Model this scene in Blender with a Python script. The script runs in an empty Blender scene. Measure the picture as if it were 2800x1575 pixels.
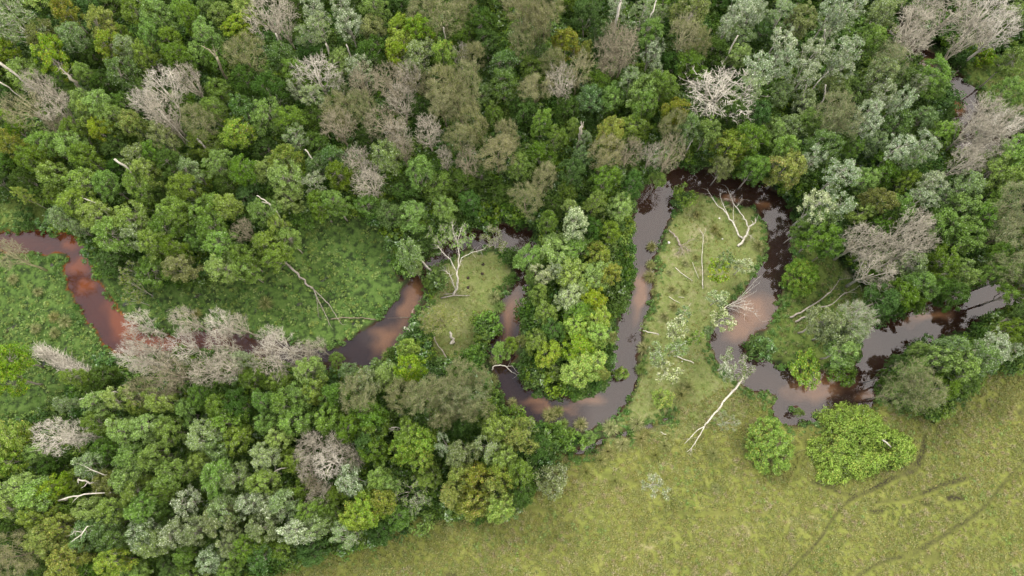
import bpy, math, random
import numpy as np
from mathutils import Vector

# ------------------------------------------------------------------ camera, sky, sun, exposure
SC = bpy.context.scene
F = 1900.0                                  # focal length in photo pixels (2800 wide)
TILT = math.radians(14.5)
CAMZ = 100.0
cam_d = bpy.data.cameras.new('camera')
cam = bpy.data.objects.new('camera', cam_d)
SC.collection.objects.link(cam)
cam.location = (0, 0, CAMZ)
cam.rotation_euler = (TILT, 0, 0)
cam_d.sensor_width = 36
cam_d.lens = F / 2800 * 36
cam_d.clip_end = 6000
SC.camera = cam

SUN_EL, SUN_AZ = math.radians(45), math.radians(-50)      # azimuth clockwise from +Y: light from the upper left
w = bpy.data.worlds.new('World'); SC.world = w; w.use_nodes = True
nt = w.node_tree; nt.nodes.clear()
out = nt.nodes.new('ShaderNodeOutputWorld'); bg = nt.nodes.new('ShaderNodeBackground')
sky = nt.nodes.new('ShaderNodeTexSky'); sky.sky_type = 'NISHITA'; sky.sun_disc = False
sky.sun_elevation = SUN_EL; sky.sun_rotation = SUN_AZ
tc = nt.nodes.new('ShaderNodeTexCoord')
nz = nt.nodes.new('ShaderNodeTexNoise'); nz.inputs['Scale'].default_value = 1.7
nz.inputs['Detail'].default_value = 5; nz.inputs['Roughness'].default_value = 0.5
cr = nt.nodes.new('ShaderNodeValToRGB')
cr.color_ramp.elements[0].position = 0.45; cr.color_ramp.elements[0].color = (0.08, 0.08, 0.08, 1)
cr.color_ramp.elements[1].position = 0.56; cr.color_ramp.elements[1].color = (1, 1, 1, 1)
mx = nt.nodes.new('ShaderNodeMix'); mx.data_type = 'RGBA'
mx.inputs[7].default_value = (18.5, 17.4, 16.6, 1)         # bright thin cloud
mpn = nt.nodes.new('ShaderNodeMapping'); mpn.inputs['Location'].default_value = (2.0, 8.0, 4.0)
nt.links.new(tc.outputs['Generated'], mpn.inputs['Vector']); nt.links.new(mpn.outputs[0], nz.inputs['Vector'])
sx = nt.nodes.new('ShaderNodeSeparateXYZ'); nt.links.new(tc.outputs['Generated'], sx.inputs[0])
ma = nt.nodes.new('ShaderNodeMath'); ma.operation = 'MULTIPLY_ADD'; ma.inputs[1].default_value = 0.34      # the cloud bank thins out towards the west
nt.links.new(sx.outputs['X'], ma.inputs[0]); nt.links.new(nz.outputs['Fac'], ma.inputs[2]); nt.links.new(ma.outputs[0], cr.inputs['Fac'])
nt.links.new(cr.outputs['Color'], mx.inputs[0])
nt.links.new(sky.outputs['Color'], mx.inputs[6])
nt.links.new(mx.outputs[2], bg.inputs['Color'])
bg.inputs['Strength'].default_value = 0.12
nt.links.new(bg.outputs[0], out.inputs['Surface'])

sd = bpy.data.lights.new('sun', 'SUN'); sd.energy = 2.2; sd.angle = math.radians(16); sd.color = (1, 0.95, 0.87)
sun = bpy.data.objects.new('sun', sd); SC.collection.objects.link(sun)
sun.rotation_euler = (math.radians(90) - SUN_EL, 0, -SUN_AZ + math.pi)
SC.view_settings.view_transform = 'Standard'; SC.view_settings.look = 'None'
SC.view_settings.gamma = 1; SC.view_settings.use_curve_mapping = False
SC.view_settings.exposure = 1.0

# ------------------------------------------------------------------ helpers
RNG = np.random.default_rng(7)
random.seed(7)
COL = SC.collection
CT, ST = math.cos(TILT), math.sin(TILT)

def g(px, py, z=0.0):
    """photo pixel (2800x1575) -> world point on the level z"""
    cx = (np.asarray(px, float) - 1400) / F; cy = (787.5 - np.asarray(py, float)) / F
    dy = cy * CT + ST; dz = cy * ST - CT
    t = (CAMZ - z) / (-dz)
    return cx * t, dy * t, t

def P(px, py, z=0.0):
    x, y, _ = g(px, py, z); return Vector((float(x), float(y), float(z)))

def mpp(px, py, z=0.0):
    return float(g(px, py, z)[2]) / F

def tag(o, label=None, cat=None, group=None, kind=None):
    if label: o['label'] = label
    if cat: o['category'] = cat
    if group: o['group'] = group
    if kind: o['kind'] = kind
    return o

def empty(name, loc=(0, 0, 0), rz=0.0):
    o = bpy.data.objects.new(name, None); COL.objects.link(o)
    o.location = loc; o.rotation_euler = (0, 0, rz); o.empty_display_size = 0.5
    return o

class Acc:
    """collects vertices, quads and triangles as numpy arrays"""
    def __init__(s): s.v = []; s.q = []; s.t = []; s.n = 0
    def add(s, v, q=None, t=None):
        v = np.asarray(v, np.float32).reshape(-1, 3)
        if q is not None and len(q): s.q.append(np.asarray(q, np.int32) + s.n)
        if t is not None and len(t): s.t.append(np.asarray(t, np.int32) + s.n)
        s.v.append(v); s.n += len(v)
    def mesh(s, name, mat=None, smooth=False):
        V = np.concatenate(s.v) if s.v else np.zeros((0, 3), np.float32)
        Q = np.concatenate(s.q) if s.q else np.zeros((0, 4), np.int32)
        T = np.concatenate(s.t) if s.t else np.zeros((0, 3), np.int32)
        me = bpy.data.meshes.new(name)
        me.vertices.add(len(V)); me.vertices.foreach_set('co', V.ravel())
        idx = np.concatenate([Q.ravel(), T.ravel()]).astype(np.int32)
        me.loops.add(len(idx)); me.loops.foreach_set('vertex_index', idx)
        npoly = len(Q) + len(T)
        me.polygons.add(npoly)
        st = np.concatenate([np.arange(len(Q)) * 4, len(Q) * 4 + np.arange(len(T)) * 3]).astype(np.int32)
        me.polygons.foreach_set('loop_start', st)
        if smooth: me.polygons.foreach_set('use_smooth', np.ones(npoly, bool))
        me.update(calc_edges=True)
        if mat: me.materials.append(mat)
        return me

def obj(name, me, parent=None):
    o = bpy.data.objects.new(name, me); COL.objects.link(o)
    if parent: o.parent = parent
    return o

def nrm(a): return a / np.maximum(np.linalg.norm(a, axis=-1, keepdims=True), 1e-9)

def tube(acc, pts, rad, sides=6, cap=True):
    pts = np.asarray(pts, float); rad = np.asarray(rad, float); n = len(pts)
    tan = np.gradient(pts, axis=0); tan = nrm(tan)
    ref = np.array([0.31, 0.17, 0.93]) if abs(tan[:, 2].mean()) < 0.8 else np.array([1.0, 0.13, 0.05])
    a = nrm(np.cross(tan, ref)); b = np.cross(tan, a)
    th = np.arange(sides) / sides * 2 * math.pi
    ring = pts[:, None, :] + rad[:, None, None] * (np.cos(th)[None, :, None] * a[:, None, :] + np.sin(th)[None, :, None] * b[:, None, :])
    i = np.arange(n - 1)[:, None] * sides; j = np.arange(sides)[None, :]; k = (j + 1) % sides
    q = np.stack([i + j, i + k, i + sides + k, i + sides + j], -1).reshape(-1, 4)
    v = ring.reshape(-1, 3); t = None
    if cap:
        v = np.concatenate([v, pts[:1], pts[-1:]]); c0, c1 = n * sides, n * sides + 1
        jj = np.arange(sides); kk = (jj + 1) % sides
        t = np.concatenate([np.stack([np.full(sides, c0), kk, jj], -1),
                            np.stack([np.full(sides, c1), (n - 1) * sides + jj, (n - 1) * sides + kk], -1)])
    acc.add(v, q, t)

def leaves(acc, C, N, L, W, rng, fold=0.25):
    """one folded diamond leaf for every centre C with normal N"""
    n = len(C); N = nrm(N)
    T = nrm(np.cross(N, rng.normal(size=(n, 3)))); B = np.cross(N, T)
    L = np.broadcast_to(L, (n,))[:, None] * rng.uniform(0.6, 1.4, (n, 1)); W = L * W
    base = C - T * L * 0.5; tip = C + T * L * 0.5 - N * L * 0.12
    s1 = C + B * W * 0.5 + N * W * fold; s2 = C - B * W * 0.5 + N * W * fold
    v = np.stack([base, s1, tip, s2], 1).reshape(-1, 3)
    q = np.arange(n * 4).reshape(n, 4)
    acc.add(v, q)

def spikes(acc, A, D, L, r, rng, bend=0.25):
    """tapering twigs: A starts, D directions; each a bent three-sided spike"""
    n = len(A); D = nrm(D); L = np.broadcast_to(L, (n,))[:, None]; r = np.broadcast_to(r, (n,))[:, None]
    u = nrm(np.cross(D, rng.normal(size=(n, 3)))); w_ = np.cross(D, u)
    mid = A + D * L * 0.5 + u * L * bend * rng.uniform(-1, 1, (n, 1)) * 0.5
    tip = A + D * L + w_ * L * bend * rng.uniform(-1, 1, (n, 1))
    a = [A + r * (math.cos(t) * u + math.sin(t) * w_) for t in (0, 2.094, 4.189)]
    m = [mid + 0.65 * r * (math.cos(t) * u + math.sin(t) * w_) for t in (0, 2.094, 4.189)]
    v = np.stack(a + m + [tip], 1).reshape(-1, 3)
    o = (np.arange(n) * 7)[:, None, None]
    q = (o + np.array([[0, 1, 4, 3], [1, 2, 5, 4], [2, 0, 3, 5]])[None]).reshape(-1, 4)
    t = (o + np.array([[3, 4, 6], [4, 5, 6], [5, 3, 6]])[None]).reshape(-1, 3)
    acc.add(v, q, t)

# ------------------------------------------------------------------ materials
def new_mat(name):
    m = bpy.data.materials.new(name); m.use_nodes = True
    n = m.node_tree; n.nodes.clear()
    return m, n, n.nodes.new('ShaderNodeOutputMaterial')

def rgb(c): return (c[0], c[1], c[2], 1)

def mix(n, fac, a, b, typ='RGBA', blend=None):
    x = n.nodes.new('ShaderNodeMix'); x.data_type = typ
    if blend: x.blend_type = blend
    o6, o7 = (6, 7) if typ == 'RGBA' else (2, 3)
    for s, val in ((0, fac), (o6, a), (o7, b)):
        if hasattr(val, 'links') or hasattr(val, 'node'): n.links.new(val, x.inputs[s])
        else: x.inputs[s].default_value = val
    return x.outputs[2 if typ == 'RGBA' else 0]

def math_(n, op, a, b=0.5, c=None, clamp=False):
    x = n.nodes.new('ShaderNodeMath'); x.operation = op; x.use_clamp = clamp
    for s, val in enumerate((a, b) if c is None else (a, b, c)):
        if hasattr(val, 'node'): n.links.new(val, x.inputs[s])
        else: x.inputs[s].default_value = val
    return x.outputs[0]

def noise(n, vec, scale, detail=3, rough=0.55, out_='Fac'):
    x = n.nodes.new('ShaderNodeTexNoise'); x.inputs['Scale'].default_value = scale
    x.inputs['Detail'].default_value = detail; x.inputs['Roughness'].default_value = rough
    if vec is not None: n.links.new(vec, x.inputs['Vector'])
    return x.outputs[out_]

def ramp(n, fac, stops):
    x = n.nodes.new('ShaderNodeValToRGB'); e = x.color_ramp.elements
    while len(e) < len(stops): e.new(0.5)
    for el, (p, c) in zip(e, stops):
        el.position = p; el.color = rgb(c) if hasattr(c, '__len__') else (c, c, c, 1)
    n.links.new(fac, x.inputs['Fac'])
    return x.outputs['Color']

def leaf_mat(name, a, b, pale=None, pale_amt=0.15, yellow=None, yel_amt=0.0, rough=0.55, trans=0.3, spec=0.2):
    m, n, o = new_mat(name)
    geo = n.nodes.new('ShaderNodeNewGeometry'); oi = n.nodes.new('ShaderNodeObjectInfo')
    f = noise(n, geo.outputs['Position'], 0.55, 3)
    f2 = noise(n, geo.outputs['Position'], 0.09, 2)
    f = math_(n, 'MULTIPLY_ADD', f2, .9, math_(n, 'MULTIPLY', f, .6))
    f = ramp(n, f, [(0.56, 0.0), (0.92, 1.0)])
    c = mix(n, f, rgb(a), rgb(b))
    isl = geo.outputs['Random Per Island']
    if pale is not None:
        k = math_(n, 'LESS_THAN', isl, pale_amt)
        k = math_(n, 'MULTIPLY', k, 0.9)
        c = mix(n, k, c, rgb(pale))
    if yellow is not None:
        k = math_(n, 'GREATER_THAN', isl, 1 - yel_amt)
        k2 = noise(n, geo.outputs['Position'], 0.35, 2)
        k2 = ramp(n, k2, [(0.42, 0.25), (0.6, 1.0)])
        k = math_(n, 'MULTIPLY', k, k2)
        c = mix(n, k, c, rgb(yellow))
    hsv = n.nodes.new('ShaderNodeHueSaturation')
    n.links.new(c, hsv.inputs['Color'])
    r1 = math_(n, 'MULTIPLY_ADD', oi.outputs['Random'], 0.03, 0.485)
    n.links.new(r1, hsv.inputs['Hue'])
    r2 = math_(n, 'MULTIPLY', isl, 7.31); r2 = math_(n, 'FRACT', r2)
    r2 = math_(n, 'MULTIPLY_ADD', r2, 0.75, 0.62)
    r3 = math_(n, 'MULTIPLY', oi.outputs['Random'], 5.7); r3 = math_(n, 'FRACT', r3)
    r3 = math_(n, 'MULTIPLY_ADD', r3, 0.3, 0.85)
    r2 = math_(n, 'MULTIPLY', r2, r3)
    n.links.new(r2, hsv.inputs['Value'])
    r4 = math_(n, 'MULTIPLY_ADD', r3, -0.6, 1.6); n.links.new(r4, hsv.inputs['Saturation'])
    pb = n.nodes.new('ShaderNodeBsdfPrincipled')
    pb.inputs['Roughness'].default_value = rough
    pb.inputs['Specular IOR Level'].default_value = spec
    n.links.new(hsv.outputs[0], pb.inputs['Base Color'])
    if trans > 0:
        tr = n.nodes.new('ShaderNodeBsdfTranslucent'); n.links.new(hsv.outputs[0], tr.inputs['Color'])
        ms = n.nodes.new('ShaderNodeMixShader'); ms.inputs[0].default_value = trans
        n.links.new(pb.outputs[0], ms.inputs[1]); n.links.new(tr.outputs[0], ms.inputs[2])
        n.links.new(ms.outputs[0], o.inputs['Surface'])
    else: n.links.new(pb.outputs[0], o.inputs['Surface'])
    return m

def bark_mat(name, a, b, scale=3.0):
    m, n, o = new_mat(name)
    tcn = n.nodes.new('ShaderNodeTexCoord'); geo = n.nodes.new('ShaderNodeNewGeometry')
    f = noise(n, tcn.outputs['Object'], scale, 4, 0.65)
    f = ramp(n, f, [(0.35, 0.0), (0.65, 1.0)])
    c = mix(n, f, rgb(a), rgb(b))
    hsv = n.nodes.new('ShaderNodeHueSaturation'); n.links.new(c, hsv.inputs['Color'])
    r = math_(n, 'MULTIPLY_ADD', geo.outputs['Random Per Island'], 0.7, 0.65)
    n.links.new(r, hsv.inputs['Value'])
    pb = n.nodes.new('ShaderNodeBsdfPrincipled'); pb.inputs['Roughness'].default_value = 0.85
    pb.inputs['Specular IOR Level'].default_value = 0.2
    n.links.new(hsv.outputs[0], pb.inputs['Base Color'])
    n.links.new(pb.outputs[0], o.inputs['Surface'])
    return m

LM = dict(
 mid   = leaf_mat('mid green leaves',   (0.089,0.167,0.019), (0.149,0.242,0.033), (.23,.29,.15), .10),
 light = leaf_mat('light green leaves', (0.135,0.230,0.036), (0.212,0.315,0.056), (.30,.36,.19), .12),
 pale  = leaf_mat('pale green leaves',  (0.142,0.216,0.061), (0.203,0.286,0.082), (.36,.41,.28), .20),
 silver= leaf_mat('silver green leaves',(0.142,0.209,0.075), (0.205,0.277,0.108), (.50,.56,.40), .34, rough=.4),
 blue  = leaf_mat('blue green leaves',  (0.069,0.146,0.028), (0.123,0.209,0.045), (.26,.33,.21), .14),
 dark  = leaf_mat('dark green leaves',  (0.039,0.086,0.011), (0.069,0.134,0.019), (.13,.19,.08), .07),
 lime  = leaf_mat('lime green leaves',  (0.142,0.250,0.021), (0.215,0.331,0.034), (.32,.38,.13), .12, (.36,.33,.05), .14),
 yellow= leaf_mat('yellow green leaves',(0.130,0.187,0.021), (0.188,0.244,0.033), (.30,.34,.14), .10, (.32,.27,.07), .20),
 olive = leaf_mat('olive leaves',       (0.117,0.155,0.036), (0.184,0.216,0.057), (.24,.25,.14), .18),
 tan   = leaf_mat('tan olive leaves',   (0.161,0.185,0.057), (0.237,0.254,0.086), (.32,.29,.19), .25),
 grey  = leaf_mat('grey green leaves',  (0.120,0.172,0.048), (0.176,0.231,0.071), (.30,.33,.21), .22),
 bright= leaf_mat('bright pale leaves', (0.188,0.255,0.082), (0.267,0.333,0.123), (.54,.58,.36), .36, rough=.4),
 vine  = leaf_mat('vine leaves',        (0.109,0.208,0.012), (0.233,0.364,0.023), (.30,.40,.08), .10, (.34,.36,.05), .16),
)
BM = dict(
 pale  = bark_mat('pale bark',   (.25,.23,.185), (.41,.385,.32)),
 brown = bark_mat('brown bark',  (.10,.08,.055), (.18,.15,.11)),
 grey  = bark_mat('grey bark',   (.17,.15,.12), (.29,.26,.22)),
 deadgrey = bark_mat('grey dead twigs', (.215,.195,.145), (.40,.365,.285), .6),
 deadpale = bark_mat('pale dead twigs', (.31,.285,.23), (.52,.485,.40), .6),
 deadbrown= bark_mat('brown dead twigs', (.165,.145,.092), (.29,.26,.175), .6),
 deadolive= bark_mat('olive dead twigs', (.155,.15,.078), (.28,.265,.145), .6),
 bleached = bark_mat('bleached wood', (.27,.25,.20), (.47,.44,.37), 2.0),
 oldwood  = bark_mat('weathered wood', (.15,.12,.095), (.31,.27,.22), 2.0),
)
GRASSM = dict(
 field = leaf_mat('meadow grass blades', (.120,.143,.034), (.175,.188,.050), (.33,.30,.13), .14, (.27,.23,.08), .16, trans=.3, spec=.15),
 dry   = leaf_mat('dry grass blades', (.19,.175,.07), (.27,.235,.11), (.36,.31,.19), .2, trans=.3, spec=.15),
 herb  = leaf_mat('marsh herb leaves', (.115,.175,.036), (.175,.240,.060), (.20,.28,.09), .12, trans=.3),
 bank  = leaf_mat('bank plant leaves', (.055,.120,.021), (.095,.175,.032), (.19,.26,.10), .10, trans=.3),
 sedge = leaf_mat('sedge blades', (.110,.135,.034), (.175,.190,.060), (.40,.36,.18), .16, trans=.25, spec=.15),
)

# ------------------------------------------------------------------ water courses (photo pixels, half width)
CREEKS = {
 'main': [(-200,650,34),(-60,655,32),(0,662,32),(100,662,34),(175,664,34),(224,692,36),(213,728,40),(228,772,38),(243,805,40),(275,852,45),
   (312,893,48),(360,932,44),(430,948,36),(520,930,30),(600,925,28),(680,945,30),(760,958,30),(850,980,32),(925,985,34),(965,972,42),
   (1020,940,50),(1058,905,46),(1092,878,36),(1105,835,34),(1135,793,28),(1142,757,13),(1165,728,14),(1205,700,18),(1262,664,26),(1330,650,30),
   (1420,655,38),(1452,680,26),(1445,730,24),(1428,780,26),(1402,842,40),(1388,900,38),(1368,950,36),(1378,1000,34),(1398,1050,40),(1430,1088,42),
   (1482,1113,42),(1542,1130,45),(1602,1128,45),(1655,1105,46),(1692,1065,42),(1706,1010,37),(1713,950,36),(1725,890,38),(1745,830,33),(1756,770,33),
   (1758,710,34),(1766,650,42),(1782,600,50),(1795,550,50),(1810,515,38),(1858,492,34),(1925,500,34),(2005,520,42),(2072,536,44),(2113,565,46),
   (2130,610,38),(2136,660,37),(2135,700,38),(2118,748,42),(2098,790,48),(2068,838,56),(2020,890,56),(1988,935,44),(2008,985,46),(2066,1018,46),
   (2130,1042,46),(2200,1062,60),(2268,1078,62),(2330,1072,56),(2370,1030,40),(2386,982,40),(2410,940,48),(2468,905,46),(2540,880,50),(2620,850,50),
   (2690,815,44),(2745,795,42),(2810,805,42),(2900,825,42),(3060,860,42)],
 'arm':  [(1096,760,12),(1088,735,10),(1092,705,8)],
 'inlet':[(2140,1100,30),(2150,1130,32),(2196,1135,24),(2238,1152,16)],
 'ditch':[(1650,1120,30),(1652,1165,16),(1658,1192,9),(1612,1224,7),(1562,1236,6),(1530,1208,7),(1545,1245,5)],
 'ditch2':[(1658,1192,7),(1720,1182,7),(1790,1160,7),(1825,1142,13)],
 'pool': [(1158,800,9),(1168,838,9)],
 'side': [(1372,1000,20),(1345,960,16),(1330,985,10)],
 'upper':[(2440,60,20),(2490,140,28),(2540,170,36),(2588,195,24),(2614,232,30),(2642,275,46),(2640,330,40),(2620,375,34),(2655,415,26),
   (2725,395,24),(2790,380,24),(2950,380,30)],
}
SAND = [(2240,1052,72,30,-8),(1060,925,48,28,-35),(1120,835,22,60,25),(1402,860,20,60,12),(2060,860,55,40,-50),(2015,900,28,28,0),(330,890,30,62,-32),
        (215,722,28,20,0),(190,660,24,14,0),(420,945,60,20,0),(2000,545,22,14,0),(2545,180,40,14,0),(2620,290,18,20,0),(240,780,20,16,0),
        (1500,1110,60,10,10),(1600,1100,40,10,-10),(1750,800,14,60,8),(2360,1080,20,12,0),(2540,868,60,12,-10),(2170,560,20,12,0),(2090,560,20,10,0)]

def seg_dist(X, Y, line, extra=0.0):
    """signed distance (m) to a polyline with varying half width; negative inside"""
    pts = np.array([[*g(a, b)[:2], c * mpp(a, b)] for a, b, c in line], float)
    # refine with Catmull-Rom so that bends are round
    out_ = []
    for i in range(len(pts) - 1):
        p0, p1, p2, p3 = pts[max(i-1, 0)], pts[i], pts[i+1], pts[min(i+2, len(pts)-1)]
        for u in (0.0, 0.33, 0.67):
            out_.append(0.5*((2*p1)+(-p0+p2)*u+(2*p0-5*p1+4*p2-p3)*u*u+(-p0+3*p1-3*p2+p3)*u**3))
    out_.append(pts[-1]); pts = np.array(out_)
    D = np.full(X.shape, 1e3, np.float32)
    for a, b in zip(pts[:-1], pts[1:]):
        dx, dy = b[0]-a[0], b[1]-a[1]; L2 = dx*dx+dy*dy+1e-9
        t = np.clip(((X-a[0])*dx+(Y-a[1])*dy)/L2, 0, 1)
        d = np.hypot(X-a[0]-t*dx, Y-a[1]-t*dy) - (a[2]+(b[2]-a[2])*t + extra)
        D = np.minimum(D, d)
    return D

def water_dist(X, Y):
    D = None
    for ln in CREEKS.values():
        d = seg_dist(X, Y, ln); D = d if D is None else np.minimum(D, d)
    return D

def to_px(X, Y):
    """ground point -> photo pixel"""
    dx, dy, dz = X, Y, -CAMZ
    yc = dy*CT + dz*ST; zc = -dy*ST + dz*CT
    return 1400 + F*dx/(-zc), 787.5 - F*yc/(-zc)

def in_poly(px, py, poly):
    r = np.zeros(px.shape, bool); n = len(poly)
    for i in range(n):
        x1, y1 = poly[i]; x2, y2 = poly[(i+1) % n]
        if y1 == y2: continue
        c = ((y1 > py) != (y2 > py)) & (px < (x2-x1)*(py-y1)/(y2-y1)+x1)
        r ^= c
    return r

ZONES = {
 'field': [(640,1640),(700,1570),(790,1530),(1000,1475),(1180,1410),(1235,1395),(1380,1400),(1440,1350),(1500,1250),(1700,1185),(1850,1120),(2000,1060),
           (2080,1070),(2150,1165),(2215,1165),(2240,1105),(2420,1100),(2500,1130),(2560,1150),(2600,1080),(2700,1010),(2800,985),(3400,930),(3400,3000),(300,3000)],
 'island':[(1905,530),(1850,560),(1810,620),(1790,690),(1780,790),(1760,880),(1740,960),(1735,1040),(1690,1120),(1650,1230),(1850,1210),(2010,1130),
           (2110,1130),(2120,1090),(2060,1040),(1965,985),(1955,900),(2030,830),(2080,760),(2100,690),(2095,610),(2050,560),(1990,540)],
 'islet': [(1240,700),(1330,690),(1400,720),(1380,800),(1320,870),(1300,960),(1270,1000),(1200,1000),(1165,900),(1190,820),(1200,760)],
 'marsh': [(-300,690),(60,700),(150,690),(200,740),(220,830),(290,930),(330,990),(240,1060),(160,1130),(60,1180),(-300,1250)],
 'marsh2':[(265,680),(300,740),(420,770),(520,770),(700,740),(800,620),(920,570),(1080,620),(1090,740),(1110,770),(1080,840),(1000,880),(930,950),(760,940),
           (500,900),(380,890),(300,830),(255,760)],
 'glade': [(2150,640),(2230,650),(2290,710),(2380,800),(2380,900),(2360,980),(2300,1040),(2180,1010),(2100,970),(2090,900),(2140,800),(2160,740)],
 'upmead':[(2600,60),(2700,150),(2800,140),(2900,200),(2900,340),(2760,340),(2690,290),(2630,200)],
 'leftcl':[(-60,540),(120,540),(170,590),(160,625),(-60,630)],
}

# ------------------------------------------------------------------ ground sheet
def axis(lo, hi, step, far):
    a = list(np.arange(lo, hi + 1e-6, step)); s = step; x = hi; r = []
    while x < far: s *= 1.35; x += s; r.append(x)
    s = step; x = lo; l = []
    while x > -far: s *= 1.35; x -= s; l.append(x)
    return np.array(l[::-1] + a + r)

gx = axis(-112, 112, 0.36, 2600); gy = axis(-24, 84, 0.36, 2600)
GX, GY = np.meshgrid(gx, gy)

def vnoise(X, Y, s, seed):
    r = np.random.default_rng(seed); N = 256; T = r.random((N, N)).astype(np.float32)
    u = X/s; v = Y/s; iu = np.floor(u).astype(int); iv = np.floor(v).astype(int)
    fu = u-iu; fv = v-iv; fu = fu*fu*(3-2*fu); fv = fv*fv*(3-2*fv)
    a = T[iv % N, iu % N]; b = T[iv % N, (iu+1) % N]; c = T[(iv+1) % N, iu % N]; d = T[(iv+1) % N, (iu+1) % N]
    return (a*(1-fu)+b*fu)*(1-fv)+(c*(1-fu)+d*fu)*fv

WD = water_dist(GX, GY)
WD = WD + (vnoise(GX, GY, 1.6, 1)-.5)*1.0 + (vnoise(GX, GY, .7, 2)-.5)*.5
PX, PY = to_px(GX, GY)
PXn = PX + (vnoise(GX, GY, 3, 3)-.5)*40; PYn = PY + (vnoise(GX, GY, 3, 4)-.5)*40
front = (GY > -60)
zm = {k: in_poly(PXn, PYn, v).astype(np.float32) for k, v in ZONES.items()}
zm['field'] = np.maximum(zm['field'], (GY < -40).astype(np.float32))
marsh = np.maximum(zm['marsh'], zm['marsh2'])
bank = np.clip(WD/0.8, 0, 1)
H = np.where(WD > 0, 0.10 + 0.34*bank, 0.10 + np.maximum(WD*0.55, -0.75))
H = np.where((marsh > .5) & (WD > .6), 0.17 + (vnoise(GX, GY, 1.3, 5)-.42)*.42 + (vnoise(GX, GY, .6, 6)-.5)*.22, H)
H = H + (WD > 0.3)*((vnoise(GX, GY, 9, 7)-.5)*.35 + (vnoise(GX, GY, 1.1, 8)-.5)*.10)*(marsh < .5)
H = H + np.clip((WD-1)/14, 0, 1)*zm['field']*0.8
TRACKS = [([(2520,1195,4),(2514,1235,5),(2505,1262,7),(2485,1288,7),(2440,1303,5),(2390,1330,5),(2340,1352,4),(2302,1376,1.5),(2262,1422,1.5),(2232,1468,2),(2190,1515,2),(2130,1580,2)],1),
  ([(2340,1352,4),(2300,1350,3),(2242,1326,4),(2215,1318,4)],.9),
  ([(2625,1306,5),(2560,1327,5),(2480,1360,1.5),(2385,1372,1.5)],1),
  ([(2810,1225,3),(2720,1330,2.5),(2668,1392,3),(2600,1440,4),(2545,1474,5),(2480,1512,6),(2400,1532,3),(2330,1572,3)],.85),
  ([(2580,1362,7),(2615,1358,7)],1), ([(2372,1397,5),(2400,1397,5)],1), ([(2510,1376,4),(2530,1378,4)],1), ([(2525,1525,12),(2548,1515,10)],.7),
  ([(1650,1298,4),(1690,1303,4),(1745,1318,4)],.5), ([(1390,1378,4),(1500,1392,4)],.4), ([(1000,1490,6),(1060,1470,6),(1120,1430,5)],.45),
  ([(2775,1130,5),(2815,1100,6)],.9), ([(1850,1400,3),(2100,1402,3)],.4), ([(1225,1568,8),(1245,1572,8)],.8), ([(1200,1205,2),(1205,1208,2)],.1),
  ([(2228,1150,5),(2205,1180,5),(2198,1215,5)],.6)]
mud = np.zeros_like(H)
for ln, k in TRACKS:
    d = seg_dist(GX, GY, ln)
    mud = np.maximum(mud, k*np.clip(0.9 - d/0.4, 0, 1))
mud = mud*np.clip(.25+1.5*(vnoise(GX, GY, 1.9, 61)*.6+vnoise(GX, GY, .7, 62)*.4), 0, 1)
H = H - 0.09*mud
BARE = [(2010,1447,34,12),(2190,1425,40,20),(1762,1492,22,10),(1810,1462,26,12),(1218,790,18,22),(1925,640,40,26),(1862,690,34,20),(2330,745,30,20),
        (1690,1330,14,8),(1905,745,20,12),(2480,1290,8,6),(2780,1560,60,20),(1215,1080,8,8)]
sand = np.zeros_like(H)
for (a, b, c, d) in BARE:
    e = ((PX-a)/c)**2 + ((PY-b)/d)**2
    sand = np.maximum(sand, np.clip(1.5-e, 0, 1)*.28)
bar = np.zeros_like(H)
PXb = PX + (vnoise(GX, GY, 1.5, 13)-.5)*26; PYb = PY + (vnoise(GX, GY, 1.5, 14)-.5)*26
for (a, b, c, d, r) in SAND:
    rr = math.radians(r); u = (PXb-a)*math.cos(rr)+(PYb-b)*math.sin(rr); v = -(PXb-a)*math.sin(rr)+(PYb-b)*math.cos(rr)
    bar = np.maximum(bar, np.clip(1.6-np.sqrt((u/c)**2+(v/d)**2), 0, 1)*np.clip(-WD/0.5, 0, 1))
H = np.where(WD < 0, H + bar*0.45*np.clip(-WD/1.2, 0, 1), H)
# creek banks shallow; bed below the water level
ny, nx = GX.shape
V = np.stack([GX, GY, H], -1).reshape(-1, 3)
ii = (np.arange(ny-1)[:, None]*nx + np.arange(nx-1)[None, :]).ravel()
acc = Acc(); acc.add(V, np.stack([ii, ii+1, ii+nx+1, ii+nx], -1))

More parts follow.
